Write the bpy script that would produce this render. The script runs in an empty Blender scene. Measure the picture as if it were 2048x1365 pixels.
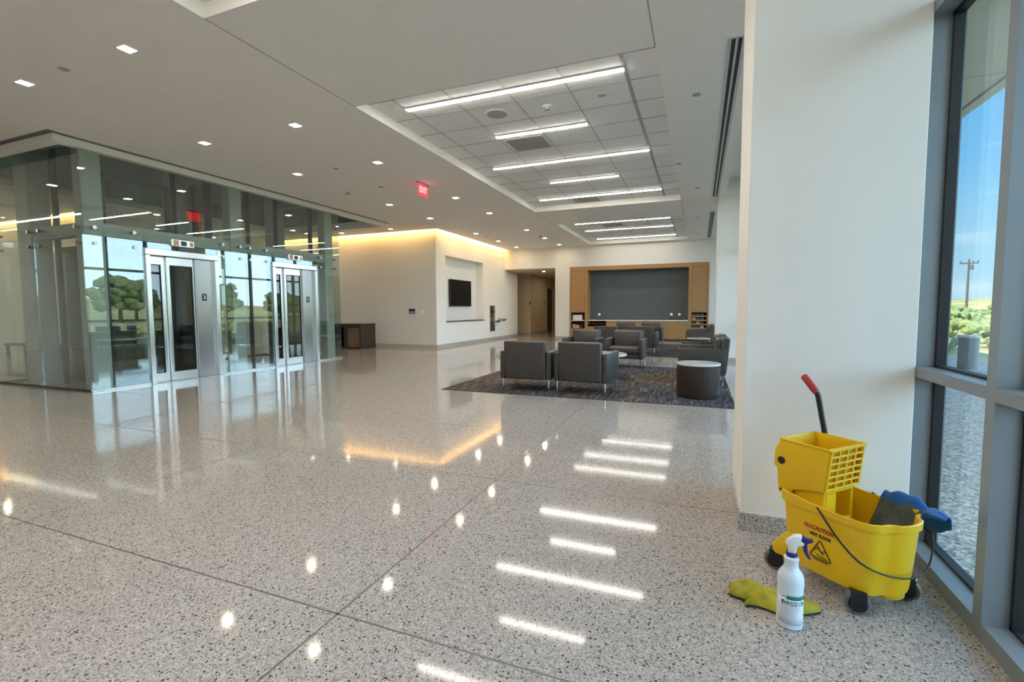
import bpy, bmesh, math, random
from mathutils import Vector, Matrix
random.seed(7)
S = bpy.context.scene
COL = S.collection
PI = math.pi
R = math.radians

# ------------------------------------------------------------------ helpers
class MB:
    """collects shapes into one bmesh"""
    def __init__(self): self.bm = bmesh.new()
    def _xf(self, vs, M):
        if M is not None: bmesh.ops.transform(self.bm, matrix=M, verts=vs)
    def box(self, x0, x1, y0, y1, z0, z1, bev=0.0, seg=2, M=None):
        r = bmesh.ops.create_cube(self.bm, size=1.0)
        vs = r['verts']
        for v in vs:
            v.co = Vector((x0 + (v.co.x + .5) * (x1 - x0), y0 + (v.co.y + .5) * (y1 - y0), z0 + (v.co.z + .5) * (z1 - z0)))
        if bev > 0:
            es = list({e for v in vs for e in v.link_edges})
            rb = bmesh.ops.bevel(self.bm, geom=es, offset=bev, segments=seg, profile=.5, affect='EDGES')
            vs = list({v for f in rb['faces'] for v in f.verts} | {v for v in vs if v.is_valid})
        self._xf(vs, M)
        return self
    def tube(self, pts, r, n=10, cap=True):
        pts = [Vector(p) for p in pts]
        rr = r if isinstance(r, (list, tuple)) else [r] * len(pts)
        rings = []; ref = None
        for i, p in enumerate(pts):
            a = pts[max(0, i - 1)]; b = pts[min(len(pts) - 1, i + 1)]
            d = (b - a).normalized()
            if ref is None:
                ref = Vector((0, 0, 1)) if abs(d.z) < .9 else Vector((1, 0, 0))
            x = d.cross(ref).normalized(); y = x.cross(d).normalized(); ref = y
            rings.append([self.bm.verts.new(p + (x * math.cos(2 * PI * k / n) + y * math.sin(2 * PI * k / n)) * rr[i]) for k in range(n)])
        for i in range(len(rings) - 1):
            for k in range(n):
                self.bm.faces.new((rings[i][k], rings[i][(k + 1) % n], rings[i + 1][(k + 1) % n], rings[i + 1][k]))
        if cap:
            self.bm.faces.new(rings[0]); self.bm.faces.new(rings[-1][::-1])
        return self
    def cyl(self, cx, cy, z0, z1, r, n=24, M=None):
        return self.lathe([(r, z0), (r, z1)], (cx, cy, 0), n, M)
    def lathe(self, prof, c=(0, 0, 0), n=32, M=None, cap=True):
        rings = []; vs = []
        for r, z in prof:
            ring = [self.bm.verts.new((c[0] + r * math.cos(2 * PI * k / n), c[1] + r * math.sin(2 * PI * k / n), c[2] + z)) for k in range(n)]
            rings.append(ring); vs += ring
        for i in range(len(rings) - 1):
            for k in range(n):
                self.bm.faces.new((rings[i][k], rings[i][(k + 1) % n], rings[i + 1][(k + 1) % n], rings[i + 1][k]))
        if cap:
            self.bm.faces.new(rings[0][::-1]); self.bm.faces.new(rings[-1])
        self._xf(vs, M)
        return self
    def prism(self, poly, t0, t1, axis='y', M=None, bev=0):
        """poly of 2D points extruded along an axis: y -> points are (x,z); z -> (x,y); x -> (y,z)"""
        def P(p, t):
            return {'y': (p[0], t, p[1]), 'z': (p[0], p[1], t), 'x': (t, p[0], p[1])}[axis]
        a = [self.bm.verts.new(P(p, t0)) for p in poly]; b = [self.bm.verts.new(P(p, t1)) for p in poly]
        n = len(poly)
        self.bm.faces.new(a); self.bm.faces.new(b[::-1])
        for i in range(n): self.bm.faces.new((a[i], b[i], b[(i + 1) % n], a[(i + 1) % n]))
        vs = a + b
        if bev > 0:
            es = list({e for v in vs for e in v.link_edges})
            bmesh.ops.recalc_face_normals(self.bm, faces=list({f for v in vs for f in v.link_faces}))
            rb = bmesh.ops.bevel(self.bm, geom=es, offset=bev, segments=2, profile=.5, affect='EDGES')
            vs = list({v for f in rb['faces'] for v in f.verts} | {v for v in vs if v.is_valid})
        self._xf(vs, M)
        return self
    def grid(self, fn, nu, nv):
        g = [[self.bm.verts.new(fn(i / nu, j / nv)) for j in range(nv + 1)] for i in range(nu + 1)]
        for i in range(nu):
            for j in range(nv):
                self.bm.faces.new((g[i][j], g[i + 1][j], g[i + 1][j + 1], g[i][j + 1]))
        return self
    def blob(self, c, r, sub=2, sq=(1, 1, 1), jit=0.0):
        res = bmesh.ops.create_icosphere(self.bm, subdivisions=sub, radius=1)
        for v in res['verts']:
            k = 1 + random.uniform(-jit, jit)
            v.co = Vector((c[0] + v.co.x * r * sq[0] * k, c[1] + v.co.y * r * sq[1] * k, c[2] + v.co.z * r * sq[2] * k))
        return self
    def build(self, name, mat, parent=None, loc=None, smooth=None, recalc=True):
        if recalc: bmesh.ops.recalc_face_normals(self.bm, faces=self.bm.faces)
        me = bpy.data.meshes.new(name); self.bm.to_mesh(me); self.bm.free()
        o = bpy.data.objects.new(name, me); COL.objects.link(o)
        if mat: me.materials.append(mat)
        if parent is not None: o.parent = parent
        if loc is not None: o.location = loc
        if smooth is not None:
            me.polygons.foreach_set('use_smooth', [True] * len(me.polygons))
            me.set_sharp_from_angle(angle=R(smooth))
        return o

def tag(o, label, cat, group=None, kind=None):
    if label: o['label'] = label
    if cat: o['category'] = cat
    if group: o['group'] = group
    if kind: o['kind'] = kind
    return o
def empty(name, loc=(0, 0, 0), rz=0.0):
    o = bpy.data.objects.new(name, None); COL.objects.link(o)
    o.location = loc; o.rotation_euler = (0, 0, rz); o.empty_display_size = .1
    return o
def thing(name, label, cat, loc=(0, 0, 0), rz=0.0, group=None):
    return tag(empty(name, loc, rz), label, cat, group)
def struct(o): o['kind'] = 'structure'; return o
def dup(root, loc, rz, label, group=None):
    r = root.copy(); COL.objects.link(r); r.location = loc; r.rotation_euler = (0, 0, rz); r['label'] = label
    if group: r['group'] = group
    for ch in list(root.children):
        c = ch.copy(); COL.objects.link(c); c.parent = r
        for g in list(ch.children):
            d = g.copy(); COL.objects.link(d); d.parent = c
    return r
ORD = ['first', 'second', 'third', 'fourth', 'fifth', 'sixth', 'seventh', 'eighth', 'ninth', 'tenth', 'eleventh', 'twelfth']

def text_mesh(body, size, depth=.0005, sx=1.0, bold=.03):
    cu = bpy.data.curves.new('t', 'FONT'); cu.body = body; cu.size = size; cu.extrude = depth
    cu.align_x = 'CENTER'; cu.align_y = 'CENTER'; cu.offset = size * bold
    o = bpy.data.objects.new('t', cu); COL.objects.link(o)
    bpy.context.view_layer.update()
    me = bpy.data.meshes.new_from_object(o.evaluated_get(bpy.context.evaluated_depsgraph_get()))
    bpy.data.objects.remove(o)
    for v in me.vertices: v.co.x *= sx
    return me
def text(name, body, size, M, mat, parent, depth=.0005, sx=1.0):
    me = text_mesh(body, size, depth, sx); me.name = name
    me.transform(M); me.materials.clear(); me.materials.append(mat)
    o = bpy.data.objects.new(name, me); COL.objects.link(o); o.parent = parent
    return o

# ------------------------------------------------------------------ materials
def nt(name):
    m = bpy.data.materials.new(name); m.use_nodes = True
    t = m.node_tree; t.nodes.clear()
    out = t.nodes.new('ShaderNodeOutputMaterial')
    return m, t, out
def N(t, typ, **kw):
    n = t.nodes.new(typ)
    for k, v in kw.items():
        if k.startswith('i_'):
            key = k[2:]
            n.inputs[int(key) if key.isdigit() else key.replace('_', ' ')].default_value = v
        else: setattr(n, k, v)
    return n
def ramp(t, stops, interp='LINEAR'):
    r = t.nodes.new('ShaderNodeValToRGB'); r.color_ramp.interpolation = interp
    e = r.color_ramp.elements
    while len(e) < len(stops): e.new(.5)
    for k, (p, c) in enumerate(stops):
        e[k].position = p; e[k].color = (c[0], c[1], c[2], 1) if isinstance(c, (tuple, list)) else (c, c, c, 1)
    return r
def c4(c): return (c[0], c[1], c[2], 1)
def simple(name, col, rough=.5, metal=0.0, spec=.5, var=.06, scale=6.0, stretch=(1, 1, 1), coat=0.0, bump=0.0, bscale=80.0, **kw):
    m, t, out = nt(name)
    b = N(t, 'ShaderNodeBsdfPrincipled'); b.inputs['Roughness'].default_value = rough; b.inputs['Metallic'].default_value = metal
    b.inputs['Specular IOR Level'].default_value = spec; b.inputs['Coat Weight'].default_value = coat; b.inputs['Coat Roughness'].default_value = .08
    for k, v in kw.items(): b.inputs[k.replace('_', ' ')].default_value = v
    tc = N(t, 'ShaderNodeTexCoord'); mp = N(t, 'ShaderNodeMapping'); mp.inputs['Scale'].default_value = stretch
    t.links.new(tc.outputs['Object'], mp.inputs[0])
    no = N(t, 'ShaderNodeTexNoise', i_Scale=scale, i_Detail=4.0); t.links.new(mp.outputs[0], no.inputs['Vector'])
    a = tuple(max(0, x * (1 - var)) for x in col); d = tuple(min(1, x * (1 + var)) for x in col)
    rp = ramp(t, [(.3, a), (.7, d)]); t.links.new(no.outputs['Fac'], rp.inputs[0]); t.links.new(rp.outputs[0], b.inputs['Base Color'])
    if bump > 0:
        n2 = N(t, 'ShaderNodeTexNoise', i_Scale=bscale, i_Detail=3.0); t.links.new(mp.outputs[0], n2.inputs['Vector'])
        bp = N(t, 'ShaderNodeBump', i_Strength=bump, i_Distance=.002); t.links.new(n2.outputs['Fac'], bp.inputs['Height']); t.links.new(bp.outputs[0], b.inputs['Normal'])
    t.links.new(b.outputs[0], out.inputs[0])
    return m
def emis(name, col, st):
    m, t, out = nt(name); e = N(t, 'ShaderNodeEmission', i_Color=c4(col), i_Strength=st); t.links.new(e.outputs[0], out.inputs[0]); return m
def glass(name, tint, ior, rough=0.0, rcol=(1, 1, 1)):
    m, t, out = nt(name)
    tr = N(t, 'ShaderNodeBsdfTransparent', i_Color=c4(tint)); g = N(t, 'ShaderNodeBsdfGlossy', i_Color=c4(rcol), i_Roughness=rough)
    f0 = ((ior - 1) / (ior + 1)) ** 2      # Schlick reflectance, the same from both faces of the pane
    ge = N(t, 'ShaderNodeNewGeometry'); dt = N(t, 'ShaderNodeVectorMath', operation='DOT_PRODUCT'); t.links.new(ge.outputs['Incoming'], dt.inputs[0]); t.links.new(ge.outputs['Normal'], dt.inputs[1])
    ab = N(t, 'ShaderNodeMath', operation='ABSOLUTE'); t.links.new(dt.outputs['Value'], ab.inputs[0])
    om = N(t, 'ShaderNodeMath', operation='SUBTRACT'); om.inputs[0].default_value = 1; t.links.new(ab.outputs[0], om.inputs[1])
    pw = N(t, 'ShaderNodeMath', operation='POWER'); pw.inputs[1].default_value = 5; t.links.new(om.outputs[0], pw.inputs[0])
    f = N(t, 'ShaderNodeMath', operation='MULTIPLY_ADD'); f.inputs[1].default_value = 1 - f0; f.inputs[2].default_value = f0; t.links.new(pw.outputs[0], f.inputs[0])
    mx = N(t, 'ShaderNodeMixShader')
    t.links.new(f.outputs[0], mx.inputs[0]); t.links.new(tr.outputs[0], mx.inputs[1]); t.links.new(g.outputs[0], mx.inputs[2]); t.links.new(mx.outputs[0], out.inputs[0])
    return m
def terrazzo(name, base=(.425, .38, .352), rough=.065, spec=.21, coat=0.0):
    m, t, out = nt(name)
    b = N(t, 'ShaderNodeBsdfPrincipled', i_Roughness=rough); b.inputs['Specular IOR Level'].default_value = spec
    tc = N(t, 'ShaderNodeTexCoord')
    def vor(scale, rnd=1.0):
        v = N(t, 'ShaderNodeTexVoronoi', i_Scale=scale, i_Randomness=rnd); t.links.new(tc.outputs['Object'], v.inputs['Vector']); return v
    # mid-tone aggregate
    v1 = vor(170.0); sep = N(t, 'ShaderNodeSeparateColor'); t.links.new(v1.outputs['Color'], sep.inputs[0])
    r1 = ramp(t, [(0, (base[0] * .62, base[1] * .62, base[2] * .64)), (.28, (base[0] * .84, base[1] * .83, base[2] * .82)), (.55, base), (1, (min(1, base[0] * 1.2), base[1] * 1.2, base[2] * 1.22))])
    t.links.new(sep.outputs[0], r1.inputs[0])
    # dark chips: only some cells, only their cores
    def chips(scale, thr, size, col, prev, soft=.04):
        v = vor(scale); s = N(t, 'ShaderNodeSeparateColor'); t.links.new(v.outputs['Color'], s.inputs[0])
        pick = N(t, 'ShaderNodeMath', operation='LESS_THAN'); pick.inputs[1].default_value = thr; t.links.new(s.outputs[1], pick.inputs[0])
        sz = N(t, 'ShaderNodeMath', operation='MULTIPLY_ADD'); sz.inputs[1].default_value = size * .7; sz.inputs[2].default_value = size * .5; t.links.new(s.outputs[2], sz.inputs[0])
        d = N(t, 'ShaderNodeMath', operation='SUBTRACT'); t.links.new(sz.outputs[0], d.inputs[0]); t.links.new(v.outputs['Distance'], d.inputs[1])
        mr = N(t, 'ShaderNodeMapRange'); mr.inputs[1].default_value = 0; mr.inputs[2].default_value = soft; t.links.new(d.outputs[0], mr.inputs[0])
        mu = N(t, 'ShaderNodeMath', operation='MULTIPLY'); t.links.new(mr.outputs[0], mu.inputs[0]); t.links.new(pick.outputs[0], mu.inputs[1])
        mx = N(t, 'ShaderNodeMix', data_type='RGBA'); t.links.new(mu.outputs[0], mx.inputs[0]); t.links.new(prev, mx.inputs[6]); mx.inputs[7].default_value = c4(col)
        return mx.outputs[2]
    c = chips(150.0, .5, .40, (.13, .115, .105), r1.outputs[0])
    c = chips(88.0, .26, .38, (.06, .055, .05), c)
    c = chips(110.0, .06, .45, (.56, .54, .51), c)
    big = N(t, 'ShaderNodeTexNoise', i_Scale=.5, i_Detail=2.0); t.links.new(tc.outputs['Object'], big.inputs['Vector'])
    rb = ramp(t, [(.3, .95), (.7, 1.04)]); t.links.new(big.outputs[0], rb.inputs[0])
    mu = N(t, 'ShaderNodeMix', data_type='RGBA', blend_type='MULTIPLY'); mu.inputs[0].default_value = 1
    t.links.new(c, mu.inputs[6]); t.links.new(rb.outputs[0], mu.inputs[7]); t.links.new(mu.outputs[2], b.inputs['Base Color'])
    t.links.new(b.outputs[0], out.inputs[0])
    return m
def wood(name, c1, c2, rough=.4, along='z', scale=5.0):
    m, t, out = nt(name); b = N(t, 'ShaderNodeBsdfPrincipled', i_Roughness=rough)
    tc = N(t, 'ShaderNodeTexCoord'); mp = N(t, 'ShaderNodeMapping')
    mp.inputs['Scale'].default_value = {'z': (9, 9, .5), 'x': (.5, 9, 9), 'y': (9, .5, 9)}[along]; t.links.new(tc.outputs['Object'], mp.inputs[0])
    n = N(t, 'ShaderNodeTexNoise', i_Scale=scale, i_Detail=6.0, i_Roughness=.65, i_Distortion=.4); t.links.new(mp.outputs[0], n.inputs['Vector'])
    r = ramp(t, [(.3, c1), (.7, c2)]); t.links.new(n.outputs['Fac'], r.inputs[0]); t.links.new(r.outputs[0], b.inputs['Base Color']); t.links.new(b.outputs[0], out.inputs[0])
    return m

M = {}
M['wall'] = simple('wall_paint', (.72, .695, .65), .6, var=.012, spec=.25, bump=.03)
M['ceil'] = simple('ceiling_paint', (.88, .855, .825), .75, var=.012, spec=.15)
M['white'] = simple('white_plaster', (.86, .84, .80), .6, var=.01, spec=.2)
M['hall'] = simple('hall_paint_tan', (.58, .47, .31), .6, var=.02)
M['tile'] = simple('ceiling_tile', (.86, .85, .84), .85, var=.015, spec=.1)
M['seam'] = simple('tile_joint_grey', (.38, .37, .37), .5)
M['floor'] = terrazzo('terrazzo_polished')
M['base'] = terrazzo('terrazzo_base', base=(.50, .47, .44), rough=.22)
M['joint'] = simple('floor_joint_zinc', (.12, .11, .10), .35, var=.05)
M['alu'] = simple('window_aluminium', (.27, .30, .325), .38, metal=.35, var=.03, spec=.5)
M['gasket'] = simple('black_gasket', (.012, .012, .014), .5)
M['steelpaint'] = simple('grey_painted_steel', (.40, .42, .41), .5, var=.03)
M['darksteel'] = simple('dark_rail_steel', (.022, .026, .026), .45, var=.1)
def stainless(name, col=(.66, .64, .61), rough=.24):
    m, t, out = nt(name); b = N(t, 'ShaderNodeBsdfPrincipled', i_Metallic=1.0, i_Roughness=rough, i_Base_Color=c4(col))
    tc = N(t, 'ShaderNodeTexCoord'); mp = N(t, 'ShaderNodeMapping'); mp.inputs['Scale'].default_value = (300, 300, 1.5); t.links.new(tc.outputs['Object'], mp.inputs[0])
    n = N(t, 'ShaderNodeTexNoise', i_Scale=1.0, i_Detail=2.0); t.links.new(mp.outputs[0], n.inputs['Vector'])
    r = ramp(t, [(.3, rough * .95), (.7, rough * 1.05)]); t.links.new(n.outputs['Fac'], r.inputs[0]); t.links.new(r.outputs[0], b.inputs['Roughness'])
    t.links.new(b.outputs[0], out.inputs[0]); return m
M['inox'] = stainless('brushed_stainless', (.60, .59, .57), .2)
M['inox2'] = stainless('brushed_stainless_dark', (.36, .34, .32), .22)
M['chrome'] = simple('chrome', (.75, .75, .76), .12, metal=1.0, var=.02)
M['eglass'] = glass('elevator_glass', (.88, .935, .91), 2.05, rcol=(.92, .97, 1.0))
M['wglass'] = glass('window_glass', (.95, .975, .97), 1.35)
M['lite'] = glass('door_glass', (.55, .60, .56), 1.7)
M['lamp'] = emis('linear_lamp', (1.0, .935, .83), 39.0)
M['lamp2'] = emis('linear_lamp_dimmed', (1.0, .935, .83), 22.0)
M['down'] = emis('downlight_lamp', (1.0, .87, .65), 115.0)
M['down2'] = emis('downlight_lamp_low', (1.0, .87, .65), 30.0)
M['cove'] = emis('cove_strip', (1.0, .56, .16), 44.0)
M['leather'] = simple('taupe_leather', (.054, .046, .041), .42, var=.12, scale=14, bump=.25, bscale=300)
M['leather2'] = simple('taupe_leather_seat', (.066, .055, .046), .40, var=.12, scale=14, bump=.25, bscale=300)
M['marble'] = simple('white_marble', (.80, .80, .80), .12, var=.10, scale=7, coat=.3)
M['espresso'] = wood('espresso_wood', (.024, .014, .010), (.048, .030, .022), .42)
M['desk'] = wood('dark_desk_wood', (.030, .016, .012), (.06, .034, .026), .35)
M['oak'] = wood('oak_veneer', (.31, .165, .062), (.43, .245, .10), .42)
M['redwood'] = simple('dark_red_interior', (.12, .03, .02), .6)
M['slate'] = simple('slate_grey_panel', (.088, .108, .115), .45, var=.05, scale=2)
M['black'] = simple('black_plastic', (.012, .012, .013), .35)
M['screen'] = simple('tv_screen', (.006, .006, .007), .4, var=.02, spec=.1)
M['rubber'] = simple('grey_rubber', (.14, .14, .145), .7)
M['whiteplastic'] = simple('white_plastic', (.82, .82, .80), .35, var=.01)
M['greyplastic'] = simple('grey_plastic', (.42, .41, .40), .5)
M['grille'] = simple('return_grille', (.40, .39, .385), .6)
M['slotframe'] = simple('slot_frame_grey', (.55, .56, .58), .4)
M['red'] = simple('red_grip', (.42, .028, .028), .42)
M['orange'] = simple('orange_buffer', (.75, .22, .03), .5)
M['bluesign'] = simple('dark_blue_sign', (.03, .035, .09), .4)
M['gravel'] = None
M['paper'] = simple('paper_white', (.78, .77, .74), .7)
M['bookdark'] = simple('brochure_dark', (.07, .065, .07), .5, var=.3, scale=40)
M['booktan'] = simple('brochure_tan', (.55, .36, .25), .6, var=.3, scale=30)
M['bookblue'] = simple('magazine_blue', (.20, .26, .40), .5)
M['ledred'] = emis('exit_red', (1.0, .05, .06), 1.3)
M['brown'] = simple('brown_inner_panel', (.22, .12, .075), .5)

# yellow moulded plastic with dirt
def yellow():
    m, t, out = nt('yellow_moulded_plastic'); b = N(t, 'ShaderNodeBsdfPrincipled', i_Roughness=.38)
    tc = N(t, 'ShaderNodeTexCoord')
    n1 = N(t, 'ShaderNodeTexNoise', i_Scale=9.0, i_Detail=6.0, i_Roughness=.65); t.links.new(tc.outputs['Object'], n1.inputs['Vector'])
    r1 = ramp(t, [(.66, 0), (.82, 1)]); t.links.new(n1.outputs['Fac'], r1.inputs[0])
    mx = N(t, 'ShaderNodeMix', data_type='RGBA'); mx.inputs[6].default_value = (.82, .50, .006, 1); mx.inputs[7].default_value = (.36, .26, .06, 1)
    t.links.new(r1.outputs[0], mx.inputs[0]); t.links.new(mx.outputs[2], b.inputs['Base Color'])
    t.links.new(b.outputs[0], out.inputs[0]); return m
M['yellow'] = yellow()
M['bluecloth'] = simple('blue_terry', (.030, .115, .37), .95, var=.25, scale=18, bump=.8, bscale=420, spec=.1, Sheen_Weight=.15)
M['greycloth'] = simple('grey_terry', (.105, .12, .125), .95, var=.3, scale=18, bump=.8, bscale=420, spec=.1)
M['limecloth'] = simple('lime_microfibre', (.40, .36, .045), .95, var=.22, scale=30, bump=.9, bscale=420, spec=.1)
M['hemblack'] = simple('dark_hem', (.02, .025, .03), .9)
M['hdpe'] = simple('milky_hdpe', (.68, .76, .83), .35, var=.01, Subsurface_Weight=.0)
M['navy'] = simple('navy_plastic', (.025, .02, .16), .3)
M['greenlabel'] = simple('green_label', (.02, .20, .13), .4)
M['labelwhite'] = simple('label_white', (.74, .80, .84), .5, var=.01)
M['labelink'] = simple('label_ink', (.03, .05, .20), .5)
M['labelgrey'] = simple('label_grey_ink', (.35, .40, .46), .5)
M['inkblack'] = simple('decal_black', (.015, .012, .01), .5)
M['inkred'] = simple('decal_red', (.45, .03, .015), .5)

def carpet(name):
    m, t, out = nt(name); b = N(t, 'ShaderNodeBsdfPrincipled', i_Roughness=.95); b.inputs['Specular IOR Level'].default_value = .05
    tc = N(t, 'ShaderNodeTexCoord'); mp = N(t, 'ShaderNodeMapping'); mp.inputs['Scale'].default_value = (16, 1.6, 1); mp.inputs['Rotation'].default_value = (0, 0, R(4)); t.links.new(tc.outputs['Object'], mp.inputs[0])
    n = N(t, 'ShaderNodeTexNoise', i_Scale=1.6, i_Detail=7.0, i_Roughness=.75); t.links.new(mp.outputs[0], n.inputs['Vector'])
    r = ramp(t, [(.30, (.022, .024, .030)), (.44, (.06, .055, .055)), (.55, (.12, .10, .085)), (.66, (.34, .30, .26))]); t.links.new(n.outputs['Fac'], r.inputs[0])
    n2 = N(t, 'ShaderNodeTexNoise', i_Scale=.8, i_Detail=2.0); t.links.new(tc.outputs['Object'], n2.inputs['Vector'])
    r2 = ramp(t, [(.4, (.75, .85, 1.1)), (.6, (1.05, .95, .82))]); t.links.new(n2.outputs['Fac'], r2.inputs[0])
    mu = N(t, 'ShaderNodeMix', data_type='RGBA', blend_type='MULTIPLY'); mu.inputs[0].default_value = 1; t.links.new(r.outputs[0], mu.inputs[6]); t.links.new(r2.outputs[0], mu.inputs[7])
    t.links.new(mu.outputs[2], b.inputs['Base Color'])
    bp = N(t, 'ShaderNodeBump', i_Strength=.5, i_Distance=.004); t.links.new(n.outputs['Fac'], bp.inputs['Height']); t.links.new(bp.outputs[0], b.inputs['Normal'])
    t.links.new(b.outputs[0], out.inputs[0]); return m
M['carpet'] = carpet('streaked_carpet')

def ground_mat():
    m, t, out = nt('gravel_and_dry_grass'); b = N(t, 'ShaderNodeBsdfPrincipled', i_Roughness=.95); b.inputs['Specular IOR Level'].default_value = .1
    tc = N(t, 'ShaderNodeTexCoord')
    v = N(t, 'ShaderNodeTexVoronoi', i_Scale=48.0); t.links.new(tc.outputs['Object'], v.inputs['Vector'])
    s = N(t, 'ShaderNodeSeparateColor'); t.links.new(v.outputs['Color'], s.inputs[0])
    rg = ramp(t, [(0, (.20, .18, .165)), (.5, (.42, .385, .35)), (1, (.68, .63, .57))]); t.links.new(s.outputs[0], rg.inputs[0])
    n = N(t, 'ShaderNodeTexNoise', i_Scale=.35, i_Detail=6.0, i_Roughness=.7); t.links.new(tc.outputs['Object'], n.inputs['Vector'])
    rr = ramp(t, [(.30, (.13, .19, .05)), (.45, (.30, .33, .10)), (.55, (.50, .45, .24)), (.68, (.60, .50, .33))]); t.links.new(n.outputs['Fac'], rr.inputs[0])
    sx = N(t, 'ShaderNodeSeparateXYZ'); t.links.new(tc.outputs['Object'], sx.inputs[0])
    ad = N(t, 'ShaderNodeMath', operation='MULTIPLY_ADD'); ad.inputs[1].default_value = 1.5; t.links.new(n.outputs['Fac'], ad.inputs[0]); t.links.new(sx.outputs[0], ad.inputs[2])
    mr = N(t, 'ShaderNodeMapRange'); mr.inputs[1].default_value = 6.9; mr.inputs[2].default_value = 7.3; t.links.new(ad.outputs[0], mr.inputs[0])
    mx = N(t, 'ShaderNodeMix', data_type='RGBA'); t.links.new(mr.outputs[0], mx.inputs[0]); t.links.new(rg.outputs[0], mx.inputs[6]); t.links.new(rr.outputs[0], mx.inputs[7])
    t.links.new(mx.outputs[2], b.inputs['Base Color'])
    bp = N(t, 'ShaderNodeBump', i_Strength=.6, i_Distance=.008); t.links.new(v.outputs['Distance'], bp.inputs['Height']); t.links.new(bp.outputs[0], b.inputs['Normal'])
    t.links.new(b.outputs[0], out.inputs[0]); return m
M['ground'] = ground_mat()
M['hillm'] = simple('hill_grass', (.42, .40, .16), .95, var=.45, scale=.05, spec=.05)
M['soffit'] = simple('soffit_panel', (.60, .565, .50), .7, var=.02)
M['concrete'] = simple('concrete_grey', (.20, .20, .205), .8, var=.1)
M['leaf'] = simple('shrub_leaf', (.30, .36, .13), .8, var=.5, scale=5)
M['leaf2'] = simple('tree_leaf', (.20, .25, .10), .85, var=.5, scale=1.5)
M['agave'] = simple('agave_leaf', (.42, .46, .36), .6, var=.2)
M['polewood'] = simple('pole_wood', (.14, .12, .11), .85)

# ------------------------------------------------------------------ room shell
H = 3.8      # main ceiling
def slab(cells_x, cells_y, holes, z0, z1, name, mat):
    mb = MB(); bm = mb.bm
    def solid(i, j):
        if i < 0 or j < 0 or i >= len(cells_x) - 1 or j >= len(cells_y) - 1: return False
        cx = (cells_x[i] + cells_x[i + 1]) / 2; cy = (cells_y[j] + cells_y[j + 1]) / 2
        return not any(a < cx < b and c < cy < d for a, b, c, d in holes)
    def q(*p): bm.faces.new([bm.verts.new(x) for x in p])
    for i in range(len(cells_x) - 1):
        for j in range(len(cells_y) - 1):
            if not solid(i, j): continue
            x0, x1, y0, y1 = cells_x[i], cells_x[i + 1], cells_y[j], cells_y[j + 1]
            q((x0, y0, z0), (x0, y1, z0), (x1, y1, z0), (x1, y0, z0)); q((x0, y0, z1), (x1, y0, z1), (x1, y1, z1), (x0, y1, z1))
            if not solid(i - 1, j): q((x0, y0, z0), (x0, y0, z1), (x0, y1, z1), (x0, y1, z0))
            if not solid(i + 1, j): q((x1, y0, z0), (x1, y1, z0), (x1, y1, z1), (x1, y0, z1))
            if not solid(i, j - 1): q((x0, y0, z0), (x1, y0, z0), (x1, y0, z1), (x0, y0, z1))
            if not solid(i, j + 1): q((x0, y1, z0), (x0, y1, z1), (x1, y1, z1), (x1, y1, z0))
    bmesh.ops.remove_doubles(bm, verts=bm.verts, dist=1e-5)
    return struct(mb.build(name, mat))

XW, XP = 1.0, .5           # window plane, ceiling edge of the window pocket
YB, YF = 19.0, -6.0        # back wall, wall behind the camera
XL = -20.0
TX0, TX1 = -4.07, -.45
TRAYS = [(TX0, TX1, -4.0, 3.0), (TX0, TX1, 4.95, 11.95), (TX0, TX1, 14.0, 18.72)]
SH = (-13.0, -8.66, 4.12, 11.75)     # opening around the elevators
COVE1 = (-14.5, -7.88, 13.11, 13.25); COVE2 = (-7.88, -7.74, 13.11, 19.0); COVE3 = (-20.0, -14.5, 7.26, 7.4)
xs = sorted({XL, -14.5, SH[0], SH[1], -7.88, -7.74, TX0, TX1, XP})
ys = sorted({YF, YB, 7.26, 7.4, 13.11, 13.25, 4.12, 11.75, -4.0, 3.0, 4.95, 11.95, 14.0, 18.72})
holes = TRAYS + [SH, COVE1, COVE2, COVE3, (XL, -14.5, 7.4, YB), (XL, -7.88, 13.25, YB)]
slab(xs, ys, holes, H, H + .13, 'ceiling', M['ceil'])
# cove ceilings (closing slab) and raised tray panels
mb = MB()
mb.box(-14.5, -7.74, 13.09, 13.25, H + .18, H + .22); mb.box(-7.90, -7.72, 13.09, 19.0, H + .18, H + .22); mb.box(-20, -14.5, 7.24, 7.4, H + .18, H + .22)
struct(mb.build('trim_1', M['ceil']))
for k, (x0, x1, y0, y1) in enumerate(TRAYS):
    mb = MB(); mb.box(x0 - .05, x1 + .05, y0 - .05, y1 + .05, H + .13, H + .17)
    p = struct(mb.build('ceiling_panel', M['tile']))
    g = MB(); z = H + .126
    xx = [-3.70, -2.98, -2.255, -1.53]
    for x in xx: g.box(x - .006, x + .006, y0, y1, z, H + .131)
    g.box(-.845, -.805, y0, y1, z - .004, H + .131)
    y = {0: 3.0 - .52, 1: 5.83, 2: 14.55}[k]
    seq = []
    while y < y1 - .1: seq.append(y); y += .615
    y = {0: 3.0 - .52, 1: 5.83, 2: 14.55}[k] - .615
    while y > y0 + .1: seq.append(y); y -= .615
    for y in seq: g.box(x0, x1, y - .006, y + .006, z, H + .131)
    struct(g.build('trim_grid', M['seam']))
# thin expansion joints in the plasterboard between trays
mb = MB()
for x in (TX0, TX1):
    mb.box(x - .006, x + .006, 3.0, 4.95, H - .0015, H + .01); mb.box(x - .006, x + .006, 11.95, 14.0, H - .0015, H + .01)
struct(mb.build('trim_2', M['seam']))
# fascia ring round the elevator opening
mb = MB()
mb.box(-8.78, -8.645, 4.131, 11.738, 3.70, H + .02); mb.box(-13, -8.645, 4.0, 4.13, 3.70, H + .02); mb.box(-13, -8.645, 11.74, 11.84, 3.72, H + .02)
struct(mb.build('trim_3', M['ceil']))
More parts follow.
